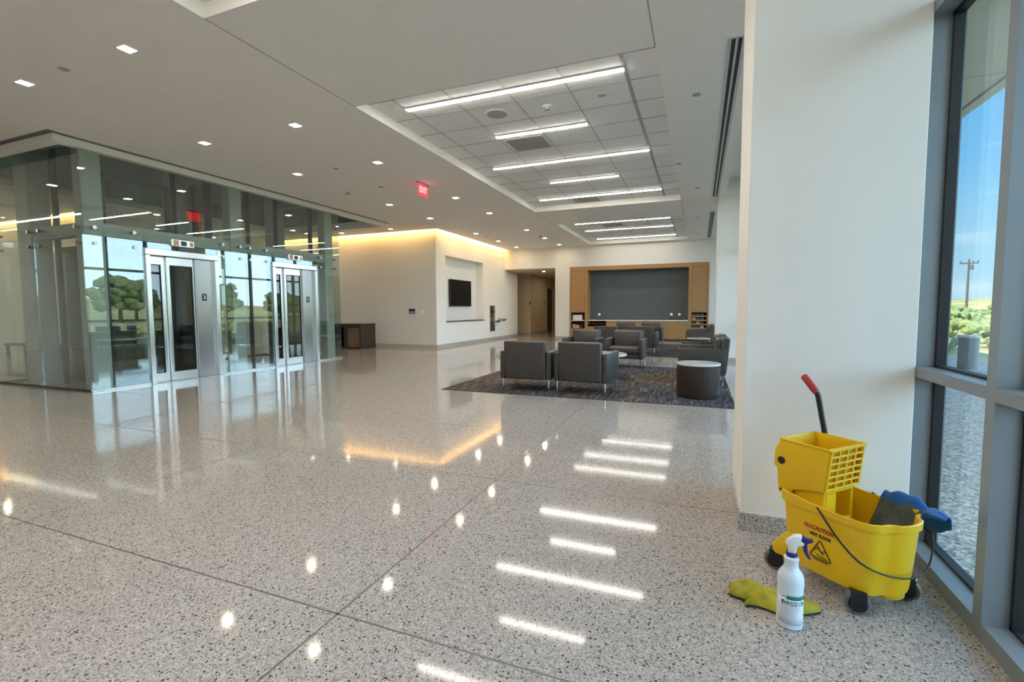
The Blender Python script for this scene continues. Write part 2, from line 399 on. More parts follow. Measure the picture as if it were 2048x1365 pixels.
# upper shaft walls, seen up through the glass
mb = MB()
mb.box(-13.1, -12.98, 4.0, 11.85, H + .125, 8.0); mb.box(-13.1, -8.6, 11.85, 11.97, H + .125, 8.0); mb.box(-13.1, -8.6, 3.88, 4.0, H + .125, 8.0); mb.box(-8.6, -8.5, 3.88, 11.97, H + .13, 8.0)
mb.box(-13.1, -8.5, 3.88, 11.97, 8.0, 8.2)
struct(mb.build('wall_shaft', simple('shaft_grey_green', (.22, .26, .235), .7)))
# window pocket
mb = MB(); mb.box(XP, 1.3, YF, YB, 4.2, 4.35); mb.box(XP - .02, XP, YF, YB, H + .13, 4.2)
struct(mb.build('ceiling_pocket', M['ceil']))
# roof slab, added unseen to keep sunlight out of the room
mb = MB(); mb.box(XL - .2, -13.1, YF - .2, YB + 8, 4.35, 4.6); mb.box(-13.1, -8.5, YF - .2, 3.88, 4.35, 4.6); mb.box(-13.1, -8.5, 11.97, YB + 8, 4.35, 4.6); mb.box(-8.5, 1.3, YF - .2, YB + 8, 4.35, 4.6)
struct(mb.build('roof', M['concrete']))
# floor
mb = MB(); mb.box(XL, 1.14, YF, YB + 7, -.12, 0); struct(mb.build('floor', M['floor']))
mb = MB()
for x in (-3.71, -1.36): mb.box(x - .0045, x + .0045, YF, YB, -.002, .0006)
mb.box(-6.06, -6.048, YF, YB, -.002, .0006)
for y in (1.46, 3.1, 4.46, 6.1, 7.7, 10.9, 14.1, -.2, -1.8): mb.box(-8.6, XW, y - .004, y + .004, -.002, .0006)
struct(mb.build('trim_4', M['joint']))

# walls
def wall(name, *boxes, mat=None):
    mb = MB()
    for b in boxes: mb.box(*b)
    return struct(mb.build(name, mat or M['wall']))
TOP = H + .2
wall('wall_back_left', (-14.5, -7.8808, 13.249, 13.4, 0, TOP))
# television wall with its niche
NX0, NX1, NZ0, NZ1 = 13.87, 16.83, .845, 3.05
wall('wall_television', (-8.3, -7.88, 13.25, NX0, 0, TOP), (-8.3, -7.88, NX1, 20.55, 0, TOP), (-8.3, -7.88, NX0, NX1, 0, NZ0), (-8.3, -7.88, NX0, NX1, NZ1, TOP), (-8.3, -8.19, NX0, NX1, NZ0, NZ1), mat=M['white'])
mb = MB(); mb.box(-8.19, -7.85, NX0, NX1, NZ0 - .03, NZ0, .003); struct(mb.build('trim_5', M['inox2']))
# back wall: header over hall, pier, field round the millwork
MX0, MX1, MZ = -4.97, .33, 2.955
wall('wall_back', (-7.88, -5.6, YB, YB + .35, 2.955, TOP), (-5.6, MX0, YB, YB + .7, 0, TOP), (MX0, MX1, YB, YB + .7, MZ, TOP), (MX1, 1.3, YB, YB + .7, 0, TOP))
# hall beyond
wall('wall_hall', (-9.2, -7.66, 21.8, 21.95, 0, 3.0), (-7.81, -7.66, 21.95, 24.4, 0, 3.0), (-7.81, -7.66, 24.4, 25.5, 2.4, 3.0), (-7.81, -7.66, 25.5, 26.0, 0, 3.0), (-7.8, -5.3, 25.9, 26.05, 0, 3.0), (-5.6, -5.45, YB + .7, 26, 0, 3.0), (-9.3, -9.2, 20.5, 21.95, 0, 3.0), mat=M['hall'])
wall('ceiling_hall', (-9.3, -5.3, YB + .35, 26.05, 2.9, 3.0), mat=simple('hall_ceiling', (.55, .46, .35), .8))
mb = MB(); mb.box(-7.80, -7.70, 24.42, 25.48, 0, 2.38); d1 = struct(mb.build('door_1', M['espresso']))
mb = MB(); mb.box(-7.69, -7.64, 24.33, 24.42, 0, 2.45, .004); mb.box(-7.69, -7.64, 25.48, 25.57, 0, 2.45, .004); mb.box(-7.69, -7.64, 24.33, 25.57, 2.38, 2.47, .004); mb.build('door_frame', M['hall'], d1)
mb = MB(); mb.tube([(-7.69, 24.55, 1.0), (-7.64, 24.55, 1.0), (-7.64, 24.7, 1.0)], .012); mb.build('door_handle', M['chrome'], d1)
# walls behind camera / far left
wall('wall_left', (XL - .15, XL, YF, 7.4, 0, TOP))
wall('wall_front', (XL, 1.3, YF - .15, YF, 0, 4.3))
wall('wall_alcove', (XL, -14.5, 7.4, 7.55, 0, TOP), (-14.65, -14.5, 7.4, 13.4, 0, TOP))
# pillars
def pillar(x0, y0, y1, nm):
    mb = MB(); mb.box(x0, 1.0, y0, y1, 0, 4.2, .004, 1); o = struct(mb.build(nm, M['white'])); 
    b = MB(); b.box(x0 - .012, 1.0, y0 - .012, y1 + .012, 0, .10, .002, 1); b.build('baseboard', M['base'], o)
pillar(.24, 2.88, 3.56, 'pillar_near'); pillar(.36, 11.95, 12.65, 'pillar_far')
# baseboards
mb = MB(); mb.box(-14.5, -7.868, 13.237, 13.249, 0, .1); struct(mb.build('baseboard_left', M['base']))
mb = MB(); mb.box(-7.88, -7.868, 13.238, 20.55, 0, .1); struct(mb.build('baseboard_television', M['base']))
mb = MB(); mb.box(-5.612, MX0, 18.988, YB, 0, .1); mb.box(-5.612, -5.6, YB, YB + .7, 0, .1); struct(mb.build('baseboard_back', M['base']))
mb = MB(); mb.box(-9.2, -7.65, 21.788, 21.8, 0, .1); mb.box(-7.66, -7.648, 21.788, 24.4, 0, .1); struct(mb.build('baseboard_hall', M['base']))

# ------------------------------------------------------------------ windows
GX = 1.11
def window(n, y0, y1, mull):
    w = struct(empty('window_%d' % n, (0, 0, 0)))
    f = MB(); zt = [(.0, .068), (.905, .955), (2.63, 2.685), (3.95, 4.2)]
    ml = [(y0, y0 + .05)] + [(m - .03, m + .03) for m in mull] + [(y1 - .05, y1)]
    for a, b in ml: f.box(XW, GX - .012, a, b, .0, 4.2)
    for k in range(len(ml) - 1):
        for z0, z1 in zt: f.box(XW, GX - .012, ml[k][1], ml[k + 1][0], z0, z1)
    f.build('window_frame', M['alu'], w)
    g = MB(); s = .018
    for k in range(len(ml) - 1):
        a, b = ml[k][1], ml[k + 1][0]
        for j in range(3):
            z0, z1 = zt[j][1], zt[j + 1][0]
            for bx in ((a, a + s, z0, z1), (b - s, b, z0, z1), (a, b, z0, z0 + s * .6), (a, b, z1 - s, z1)): g.box(GX - .03, GX + .01, *bx)
    g.build('gasket', M['gasket'], w)
    p = MB()
    for k in range(len(ml) - 1):
        for j in range(3): p.box(GX - .006, GX + .006, ml[k][1] + .002, ml[k + 1][0] - .002, zt[j][1] + .002, zt[j + 1][0] - .002)
    p.build('window_pane', M['wglass'], w)
    o = MB()
    for a, b in ml: o.box(GX + .012, GX + .022, a, b, -.1, 4.2)
    for k in range(len(ml) - 1):
        for z0, z1 in zt: o.box(GX + .012, GX + .022, ml[k][1], ml[k + 1][0], z0, z1)
    o.build('outer_cap', M['alu'], w)
window(1, YF, 2.955, [-4.0, -2.75, -1.5, -.27, .98, 2.235])
window(2, 3.56, 11.95, [4.72, 5.97, 7.22, 8.47, 9.72, 10.95])
window(3, 12.65, 19.0, [13.9, 15.15, 16.4, 17.65])
mb = MB(); mb.box(1.0, 1.12, 2.957, 3.558, -.1, 4.3); mb.box(1.0, 1.12, 11.952, 12.648, -.1, 4.3); struct(mb.build('wall_window_piers', M['soffit']))

# ------------------------------------------------------------------ ceiling lights and fittings
def downlight_proto():
    o = MB(); o.box(-.105, .105, -.105, .105, -.006, .0, .002, 1)
    t = thing('ceiling_downlight', 'x', 'ceiling light')
    fr = MB()
    for b in ((-.075, -.058, -.075, .075), (.058, .075, -.075, .075), (-.058, .058, -.075, -.058), (-.058, .058, .058, .075)): fr.box(*b, -.004, 0)
    fr.build('frame', M['ceil'], t)
    l = MB(); l.box(-.058, .058, -.058, .058, -.0025, -.001); l.build('diffuser', M['down'], t); o.bm.free()
    return t
rows = [(-5.23, 'row nearer the lounge'), (-7.05, 'row nearer the elevators')]
dly = [3.05, 5.11, 6.9, 9.72, 11.59, 14.5, 16.42, 18.29]
first = None
for rx, rn in rows:
    for k, y in enumerate(dly):
        lab = 'square recessed downlight, %s from the front in the %s' % (ORD[k], rn)
        if first is None:
            first = downlight_proto(); first.location = (rx, y, H); first['label'] = lab; first['group'] = 'square ceiling downlights'
        else: dup(first, (rx, y, H), 0, lab)
for x, lab in ((-9.12, 'square downlight close to the warm-lit wall, beside the end of the elevators'), (-11.05, 'square downlight seen behind the far glass corner of the elevators')):
    o = dup(first, (x, 12.6, H), 0, lab)
    for c in o.children:
        if c.name.startswith('diffuser'): c.data = c.data.copy(); c.data.materials.clear(); c.data.materials.append(M['down2'])
for x, y in ((-5.23, 1.0), (-7.05, 1.0), (-5.23, -1.2), (-7.05, -1.2), (-9.5, 1.0), (-9.5, -1.2), (-12, 1.0), (-12, -1.2), (-15, 1.0), (-15, 5), (-12.2, 3.0), (-17.5, 4), (-13.4, 8.3), (-13.4, 10.6), (-16.5, 6.2), (-12.2, 12.2)):
    dup(first, (x, y, H), 0, 'square recessed downlight added beyond the visible rows, for more light')  # unseen downlights added for light, along the grid and behind the elevators
# hall downlight
dup(first, (-6.39, 19.9, 2.9), 0, 'square downlight just inside the hallway ceiling'); dup(first, (-6.5, 23.2, 2.9), 0, 'downlight deeper in the hallway ceiling')

def linear(x0, x1, y, lab, mt='lamp'):
    t = thing('linear_ceiling_light', lab, 'ceiling light', ((x0 + x1) / 2, y, H + .125), 0, 'linear lights in the ceiling trays')
    w = (x1 - x0) / 2
    b = MB(); b.box(-w - .012, w + .012, -.042, .042, -.012, .0); b.build('housing', M['whiteplastic'], t)
    d = MB(); d.box(-w, w, -.034, .034, -.02, -.0125, .002, 1); d.build('diffuser', M[mt], t)
lx0, lx1 = -3.69, -.84
linear(lx0, lx1, 5.52, 'longest-looking linear light, at the front of the near ceiling tray')
linear(-2.98, -1.56, 6.90, 'short linear light in the near tray, just before the return grille')
linear(lx0, lx1, 8.40, 'long linear light across the middle of the near ceiling tray')
linear(-2.98, -1.56, 9.76, 'short linear light towards the far end of the near ceiling tray')
linear(lx0, lx1, 11.2, 'long linear light at the far end of the near ceiling tray')
linear(lx0, lx1, 14.75, 'front one of three long lights in the far ceiling tray', 'lamp2')
linear(lx0, lx1, 16.2, 'middle one of three long lights in the far ceiling tray', 'lamp2')
linear(lx0, lx1, 18.2, 'rear one of three long lights in the far ceiling tray', 'lamp2')
for y in (2.35, .9, -.6, -2.1): linear(lx0 if y in (2.35, -.6) else -2.98, lx1 if y in (2.35, -.6) else -1.56, y, 'linear light in the tray above the camera, out of the picture')

linear(-19.2, -15.0, 3.0, 'linear light added over the alcove behind the elevators, out of the picture')  # extra lamp added to brighten the wall behind the elevators
linear(-19.7, -14.8, 1.18, 'linear light added at the far left of the hall, out of the picture')  # added to brighten the alcove; placed so the side glass mirrors it
for o in [x for x in COL.objects if x.get('label', '').startswith('linear light') and x.location.x < -14]: o.location.z = H
# cove strips (hidden in the slots)
def cove(name, lab, box):
    mb = MB(); mb.box(*box); tag(mb.build(name, M['cove']), lab, 'cove light', 'cove light strips')
cove('cove_light', 'warm strip glowing in the slot over the wall left of the television', (-14.4, -7.9, 13.115, 13.15, H + .09, H + .115))
cove('cove_light', 'warm strip glowing in the slot over the television wall', (-7.78, -7.745, 13.3, 18.95, H + .09, H + .115))
cove('cove_light', 'warm strip glowing over the wall behind the elevators', (-19.9, -14.6, 7.265, 7.30, H + .09, H + .115))

# smoke detectors
def lathe_thing(name, lab, cat, loc, prof, mat, group=None, n=28):
    mb = MB(); mb.lathe(prof, (0, 0, 0), n); o = mb.build(name, mat, loc=loc, smooth=40); return tag(o, lab, cat, group)
def detector(loc, lab):
    t = thing('smoke_detector', lab, 'smoke detector', loc)
    a = MB(); a.lathe([(.062, 0), (.062, -.012), (.055, -.02)], n=28); a.build('base', M['whiteplastic'], t, smooth=40)
    b = MB(); b.lathe([(.045, -.02), (.04, -.05), (.02, -.058), (.001, -.058)], n=28); b.build('sensor_head', M['greyplastic'], t, smooth=40)
detector((-1.92, 6.14, H + .13), 'round smoke detector hanging in the near ceiling tray')
detector((-7.11, 8.33, H), 'smoke detector on the ceiling in front of the elevators')
detector((-6.2, 21.2, 2.9), 'smoke detector on the hallway ceiling')
for x, y, z, lab in ((-6.27, 3.04, H, 'flat sprinkler cover between the two front downlights'), (-6.14, 6.89, H, 'flat sprinkler cover above the second elevator door'), (-6.19, 8.26, H, 'small sprinkler cover left of the exit sign'),
                     (-1.19, 6.10, H + .13, 'sprinkler cover on a tile right of the smoke detector'), (-.08, 6.22, H, 'sprinkler cover on the right strip beside the long slot diffuser'), (-.085, 10.93, H, 'sprinkler cover near the far end of the long slot diffuser'),
                     (-.095, 14.42, H, 'sprinkler cover beside the short slot diffuser'), (-.1, 17.8, H, 'farthest sprinkler cover on the right ceiling strip'), (-.39, 9.0, H, 'sprinkler cover at the edge of the near tray'), (-6.99, 15.3, H, 'sprinkler cover near the warm-lit television wall'), (-9.4, 12.85, H, 'sprinkler cover by the wall left of the television')):
    lathe_thing('ceiling_sprinkler_cover', lab, 'sprinkler', (x, y, z), [(.05, 0), (.05, -.004), (.035, -.010), (.001, -.010)], M['greyplastic'], 'sprinkler covers')
lathe_thing('ceiling_sensor', 'dark occupancy sensor on the ceiling before the hallway', 'sensor', (-5.22, 15.9, H), [(.07, 0), (.07, -.02), (.05, -.05), (.001, -.055)], M['inox2'])
# speaker
t = thing('ceiling_speaker', 'round grey loudspeaker in a tile of the near tray', 'speaker', (-2.64, 6.13, H + .13))
a = MB(); a.lathe([(.165, 0), (.165, -.006), (.14, -.009), (.14, -.004)], n=40); a.build('rim', M['whiteplastic'], t, smooth=30)
a = MB(); a.lathe([(.139, -.001), (.139, -.006), (.05, -.010), (.001, -.011)], n=40); a.build('grille', M['grille'], t, smooth=30)
# return grilles
def grille(loc, lab):
    t = thing('return_grille', lab, 'air vent', loc)
    a = MB()
    for b in ((-.30, .30, -.27, -.25), (-.30, .30, .25, .27), (-.30, -.28, -.25, .25), (.28, .30, -.25, .25)): a.box(*b, -.008, 0)
    a.build('frame', M['grille'], t)
    s = MB()
    for k in range(17): s.box(-.28, .28, -.24 + k * .03 - .011, -.24 + k * .03 + .006, -.006, -.001)
    s.build('slats', M['grille'], t)
    b = MB(); b.box(-.28, .28, -.25, .25, -.0008, 0); b.build('backing', M['rubber'], t)
grille((-2.62, 7.37, H + .13), 'square return grille just behind the short front light')
grille((-2.62, 11.6, H + .13), 'return grille at the far end of the near ceiling tray')
grille((-2.62, 15.4, H + .13), 'return grille in the far ceiling tray')
# slot diffusers
def slot(x0, x1, y0, y1, lab, along='y'):
    t = thing('slot_diffuser', lab, 'air vent', (0, 0, H), 0, 'linear slot diffusers')
    a = MB(); b = MB()
    w = (x1 - x0) if along == 'y' else (y1 - y0)
    fr = [0, .30, .43, .57, .70, 1.0]; fr = [0, .20, .43, .57, .80, 1.0]
    for k in range(5):
        for_frame = k in (0, 2, 4); p0, p1 = fr[k] * w, fr[k + 1] * w
        bx = (x0 + p0, x0 + p1, y0, y1) if along == 'y' else (x0, x1, y0 + p0, y0 + p1)
        if for_frame: a.box(*bx, -.006, 0)
        else: b.box(*bx, -.0015, 0)
    if along == 'y': a.box(x0, x1, y0 - .02, y0, -.006, 0); a.box(x0, x1, y1, y1 + .02, -.006, 0)
    a.build('frame', M['alu'] if w < .12 else M['slotframe'], t); b.build('slots', M['gasket'], t)
slot(.205, .365, 5.09, 11.9, 'long double slot air diffuser on the right ceiling strip')
slot(.225, .345, 13.75, 18.6, 'shorter double slot air diffuser beyond the far pillar')
slot(-8.625, -8.53, 3.99, 11.75, 'thin slot diffuser running along the elevator front')
slot(-13.0, -8.53, 3.89, 3.985, 'thin slot diffuser along the near glass side of the elevators', 'x')
# exit sign
t = thing('exit_sign', 'red EXIT sign hanging from the ceiling', 'sign', (-5.25, 8.37, H))
a = MB(); a.box(-.03, .03, -.20, .20, -.03, 0, .004); a.build('canopy', M['greyplastic'], t)
a = MB(); a.box(-.006, .006, -.17, .17, -.255, -.03, .002, 1); a.build('panel', M['ledred'], t)
Mx = Matrix.Translation((.0085, 0, -.143)) @ Matrix(((0, 0, 1, 0), (1, 0, 0, 0), (0, 1, 0, 0), (0, 0, 0, 1)))
text('lettering', 'EXIT', .17, Mx, emis('exit_letter', (1.0, .42, .42), 1.2), t, .001, .8)

# ------------------------------------------------------------------ elevators
EX, EY0, EY1, EXB, EZ, ET = -8.68, 4.29, 9.76, -11.4, 2.42, 3.93
D1, D2 = (5.13, 6.42), (7.67, 8.96)
sh = thing('elevator_shaft', 'glass-walled elevator shaft with grey steel frame', 'elevator shaft', (-10.04, 7.02, 0))
ox, oy = -10.04, 7.02
def P(mb, x0, x1, y0, y1, z0, z1, bev=0): mb.box(x0 - ox, x1 - ox, y0 - oy, y1 - oy, z0, z1, bev, 1)
def pane(x0, x1, y0, y1, z0, z1):
    mb = MB(); P(mb, x0, x1, y0, y1, z0, z1); mb.build('glass_pane', M['eglass'], sh)
g = .004; th = .014
for a, b in ((EY0, D1[0]), (D1[1], 7.04), (7.04, D2[0]), (D2[1], EY1)): pane(EX, EX + th, a + g, b - g, .035, EZ - g)
for a, b in (D1, D2): pane(EX, EX + th, a + g, b - g, 2.314, EZ - g)
for a, b in ((EY0, 7.04), (7.04, EY1)): pane(EX, EX + th, a + g, b - g, EZ + g, ET)
for yy in (EY0, EY1 - th):
    for a, b in ((EXB, -10.0), (-10.0, EX)):
        pane(a + g, b - g, yy, yy + th, .03, EZ - g); pane(a + g, b - g, yy, yy + th, EZ + g, ET)
for a, b in ((EY0, 7.04), (7.04, EY1)):
    pane(EXB, EXB + th, a + .02, b - g, .03, EZ - g); pane(EXB, EXB + th, a + .02, b - g, EZ + g, ET)
def col(x0, x1, y0, y1, z1=7.8, nm='column', mt='steelpaint', z0=0.0):
    mb = MB(); P(mb, x0, x1, y0, y1, z0, z1, .01); mb.build(nm, M[mt], sh)
for y0 in (4.36, 6.80, 9.36):
    col(-8.98, -8.76, y0, y0 + .27); 
for y0 in (4.42, 6.80, 9.36): col(-10.78, -10.40, y0, y0 + .3)
for z in (2.44, 3.76 + .16):
    mb = MB(); P(mb, -8.93, -8.80, 4.63, 6.80, z, z + .2); P(mb, -8.93, -8.80, 7.07, 9.36, z, z + .2); mb.build('beam', M['steelpaint'], sh)
    mb = MB(); P(mb, -10.40, -8.98, 4.45, 4.58, z, z + .2); P(mb, -10.40, -8.98, 6.87, 7.0, z, z + .2); P(mb, -10.40, -8.98, 9.45, 9.58, z, z + .2); mb.build('beam', M['steelpaint'], sh)
for x, y in ((-10.25, 4.72), (-9.2, 4.72), (-10.3, 6.72), (-10.3, 7.15), (-10.3, 9.28), (-9.15, 7.15), (-9.15, 9.28), (-9.3, 6.70)): col(x - .05, x + .05, y - .03, y + .03, 7.8, 'guide_rail', 'darksteel')
for y in (7.75, 8.25, 8.75): col(-10.7, -10.62, y - .04, y + .04, 7.8, 'guide_rail', 'darksteel')
col(-10.36, -10.28, 7.22, 7.32, 3.42, 'buffer', 'orange', 2.9)
for a, b in ((EY0 - .01, D1[0] - .003), (D1[1] + .003, D2[0] - .003), (D2[1] + .003, EY1 + .01)):
    mb = MB(); P(mb, EX - .005, EX + .03, a, b, 0, .034, .003); mb.build('base_channel', M['inox'], sh)
for bx in ((EXB, EX - .006, EY0 - .012, EY0 + .026, 0, .03), (EXB, EX - .006, EY1 - .026, EY1 + .012, 0, .03), (EXB - .03, EXB - .001, EY0, EY1, 0, .03)):
    mb = MB(); P(mb, *bx); mb.build('base_channel', M['darksteel'], sh)
def clip(x, y, z, nx, ny):
    clips = MB()
    clips.tube([(x - ox, y - oy, z), (x - ox - nx * .11, y - oy - ny * .11, z)], .022, 8)
    clips.tube([(x - ox + nx * .012, y - oy + ny * .012, z), (x - ox, y - oy, z)], .03, 10)
    clips.build('glass_clip', M['inox2'], sh)
for z in (EZ - .12, EZ + .12):
    for y in (4.45, 5.0, 6.55, 6.93, 7.15, 7.55, 9.1, 9.62): clip(EX + .014, y, z, 1, 0)
    for x in (-8.85, -9.85, -10.15, -11.2): clip(x, EY0, z, 0, -1)

sl_ = MB(); sl_.box(-.04, .04, -2.2, 2.2, -.03, 0); o = sl_.build('added_shaft_lamp', emis('added_shaft_lamp', (.82, 1.0, .90), 9.0), loc=(-12.9, 7.9, 6.6)); tag(o, 'tube lamp added high inside the elevator shaft, out of sight', 'lamp')  # unseen lamp added to light the dark upper shaft
# elevator cab standing at this floor behind the first door
cab = thing('elevator_cab', 'glass elevator cab with dark frame behind first door', 'elevator cab', (-9.9, 5.75, 0))
mb = MB(); mb.box(-.72, .72, -.88, .88, .005, .12, .005); mb.build('cab_floor', M['darksteel'], cab)
mb = MB(); mb.box(-.72, .72, -.88, .88, 2.3, 2.38, .005); mb.build('cab_roof', M['darksteel'], cab)
mb = MB()
for x in (-.72, .64):
    for y in (-.88, .82): mb.box(x, x + .06, y, y + .06, .12, 2.3)
mb.build('cab_posts', M['darksteel'], cab)
mb = MB(); mb.box(-.715, -.70, -.81, .81, .12, 2.3); mb.box(-.65, .64, -.87, -.855, .12, 2.3); mb.box(-.65, .64, .855, .87, .12, 2.3); mb.build('cab_glass', M['lite'], cab)
mb = MB(); mb.tube([(-.64, -.75, .9), (-.64, .75, .9)], .018); mb.build('handrail', M['inox'], cab)
mb = MB()
for b in ((.70, .76, -.95, -.88, 2.38, 3.52), (.70, .76, .08, .15, 2.38, 3.52), (.70, .76, -.95, .15, 3.45, 3.52), (.70, .76, -.95, .15, 2.39, 2.50), (.68, .78, -.07, .07, 2.50, 2.72)): mb.box(*b)
mb.build('crosshead_frame', M['darksteel'], cab)

def elevator_door(y0, lab):
    W = 1.29
    t = thing('elevator_door', lab, 'elevator door', (EX, y0, 0))
    j = MB(); j.box(-.16, .05, 0, .075, 0, 2.20, .004, 1); j.build('jamb', M['inox'], t)
    j = MB(); j.box(-.16, .05, W - .075, W, 0, 2.20, .004, 1); j.build('jamb', M['inox'], t)
    j = MB(); j.box(-.16, .05, 0, W, 2.205, 2.31, .004, 1); j.build('header', M['inox'], t)
    j = MB(); j.box(-.20, .02, .075, W - .075, .001, .012); j.build('threshold', M['inox2'], t)
    def leaf(a, b, l0, l1, x):
        lf = MB()
        for bx in ((a, l0, .015, 2.2), (l1, b, .015, 2.2), (l0, l1, .015, .16), (l0, l1, 2.06, 2.2)): lf.box(x - .035, x, *bx)
        o = lf.build('door_leaf', M['inox'], t)
        gl = MB(); gl.box(x - .024, x - .012, l0, l1, .16, 2.06); gl.build('glass_lite', M['lite'], o)
        fr = MB()
        for bx in ((l0, l0 + .012, .16, 2.06), (l1 - .012, l1, .16, 2.06), (l0, l1, .16, .172), (l0, l1, 2.048, 2.06)): fr.box(x - .01, x + .003, *bx)
        fr.build('lite_frame', M['gasket'], o)
    leaf(.078, .40, .11, .325, -.105); leaf(.40, .875, .445, .845, -.06)
    p = MB(); p.box(-.12, -.02, .88, W - .075, .012, 2.2, .002, 1); p.build('side_panel', M['inox2'], t)
    s = MB(); s.box(-.02, -.014, .985, 1.07, 1.44, 1.57, .001, 1); s.build('floor_plate', M['black'], t)
    text('floor_number', '2', .09, Matrix.Translation((-.0135, 1.0275, 1.505)) @ Matrix(((0, 0, 1, 0), (1, 0, 0, 0), (0, 1, 0, 0), (0, 0, 0, 1))), M['whiteplastic'], t, .0006)
    return t
elevator_door(D1[0], 'stainless elevator door with glass lites, nearer of the two')
elevator_door(D2[0], 'stainless elevator door with glass lites, farther of the two')
def indicator(y, lab):
    t = thing('floor_indicator', lab, 'indicator', (EX + .014, y, 2.45))
    a = MB(); a.box(0, .03, -.20, .20, -.055, .065, .003, 1); a.build('plate', M['inox'], t)
    a = MB(); a.box(.03, .033, -.17, -.075, -.045, .055); a.box(.03, .033, .12, .175, -.035, .04); a.build('arrows', M['booktan'], t)
    a = MB(); a.box(.03, .034, -.035, .06, -.035, .045); a.build('display', M['black'], t)
indicator(5.77, 'small steel floor indicator above the nearer elevator door'); indicator(8.31, 'small steel floor indicator above the farther elevator door')

# ------------------------------------------------------------------ wall-mounted things
t = thing('television', 'flat black television hung in the white wall niche', 'television', (-8.19, 15.38, 1.84))
a = MB(); a.box(.05, .095, -.81, .81, -.475, .475, .006); a.build('body', M['black'], t)
a = MB(); a.box(.095, .097, -.795, .795, -.455, .462); a.build('screen', M['screen'], t)
a = MB(); a.box(.004, .05, -.2, .2, -.15, .15); a.box(.004, .03, -.25, .25, -.2, -.15); a.build('wall_bracket', M['darksteel'], t)
t = thing('drinking_fountain', 'stainless bottle filler and drinking fountain on white wall', 'drinking fountain', (-7.88, 17.63, 0))
a = MB()
for b in ((0, .03, -.24, -.19, .36, 1.4), (0, .03, .19, .24, .36, 1.4), (0, .03, -.19, .19, 1.34, 1.4), (0, .03, -.19, .19, .36, .46)): a.box(*b)
a.build('frame', M['inox'], t)
a = MB(); a.box(.001, .012, -.19, .19, .46, 1.34); a.build('recess_panel', M['inox'], t)
a = MB(); a.box(.012, .07, -.06, .06, 1.1, 1.22, .01); a.build('filler_head', M['black'], t)
a = MB(); a.box(.0, .05, .30, .75, .70, .78, .01); a.tube([(.03, .3, .74), (.03, .24, .74)], .02); a.build('bracket', M['inox'], t)
a = MB(); a.lathe([(.10, .74), (.17, .80), (.18, .86), (.165, .86), (.15, .81), (.02, .79)], (.2, .62, 0), 28); a.build('basin', M['inox'], t, smooth=50)
a = MB(); a.tube([(.07, .60, .85), (.07, .60, .92), (.12, .61, .93)], .012); a.build('spout', M['chrome'], t)
def plate(name, lab, cat, loc, dims, mat, extra=None):
    x, y, z = dims; mb = MB(); mb.box(-x / 2, x / 2, -y / 2, y / 2, -z / 2, z / 2, .002, 1)
    o = tag(mb.build(name, mat, loc=loc), lab, cat)
    if extra: extra(o)
    return o
def bs(o):
    a = MB(); a.box(-.10, .10, -.011, -.0065, -.022, .002); a.build('white_band', M['labelwhite'], o)
    a = MB(); a.box(-.12, .12, -.009, -.0055, -.098, -.06); a.build('lower_strip', M['labelwhite'], o)
plate('wall_sign', 'small dark blue sign on the wall left of corner', 'sign', (-8.81, 13.243, 1.18), (.24, .012, .2), M['bluesign'], bs)
def sw(o): a = MB(); a.box(-.012, .012, -.012, -.004, -.025, .025); a.build('rocker', M['whiteplastic'], o)
plate('light_switch', 'pale light switch beside the small blue wall sign', 'switch', (-8.39, 13.245, 1.18), (.08, .01, .12), M['ceil'], sw)
def ou(o):
    a = MB(); a.box(-.02, .02, -.009, -.004, .01, .04); a.box(-.02, .02, -.009, -.004, -.04, -.01); a.build('sockets', M['greyplastic'], o)
plate('wall_outlet', 'white wall outlet low on the wall right of dark desk', 'outlet', (-9.70, 13.245, .42), (.08, .01, .12), M['whiteplastic'], ou)
def sw2(o): a = MB(); a.box(.004, .012, -.012, .012, -.025, .025); a.build('rocker', M['whiteplastic'], o)
plate('light_switch', 'pale light switch on white wall above the fountain basin', 'switch', (-7.875, 18.15, 1.12), (.01, .08, .12), M['ceil'], sw2)
plate('thermostat', 'small dark control on the tan hallway wall near its corner', 'control', (-7.71, 21.793, 1.53), (.09, .014, .13), M['rubber'], None)
plate('door_sign', 'small dark sign beside the hallway door', 'sign', (-7.654, 24.0, 1.53), (.012, .12, .16), M['rubber'], None)

# ------------------------------------------------------------------ desk behind the elevators, bench
t = thing('desk', 'dark wood desk against the wall beside the elevators', 'desk', (-10.6, 12.47, 0))
a = MB(); a.box(-.66, .63, -.37, .37, .76, .805, .004, 1); a.build('top', M['desk'], t)
a = MB(); a.box(.555, .62, -.36, .36, 0, .76, .003, 1); a.build('end_panel', M['desk'], t)
a = MB(); a.box(-.65, -.585, -.36, .36, 0, .76, .003, 1); a.build('end_panel', M['desk'], t)
a = MB(); a.box(-.585, .555, -.36, -.33, .70, .76); a.box(-.585, .555, -.36, -.33, 0, .06); a.box(-.585, .555, .30, .33, 0, .76); a.box(-.06, -.0, -.36, .30, .06, .70); a.build('apron', M['desk'], t)
a = MB(); a.box(-.0, .555, -.29, -.27, .06, .70); a.build('inset_panel', M['brown'], t)
t = thing('bench', 'dark slim bench seen through the near elevator glass', 'bench', (-15.6, 6.7, 0))
a = MB(); a.box(-1.25, 1.25, -.22, .22, .38, .43, .005); a.build('seat', M['darksteel'], t)
for x in (-1.2, 0, 1.14):
    a = MB(); a.box(x, x + .06, -.2, -.14, 0, .38); a.box(x, x + .06, .14, .2, 0, .38); a.build('leg', M['darksteel'], t)

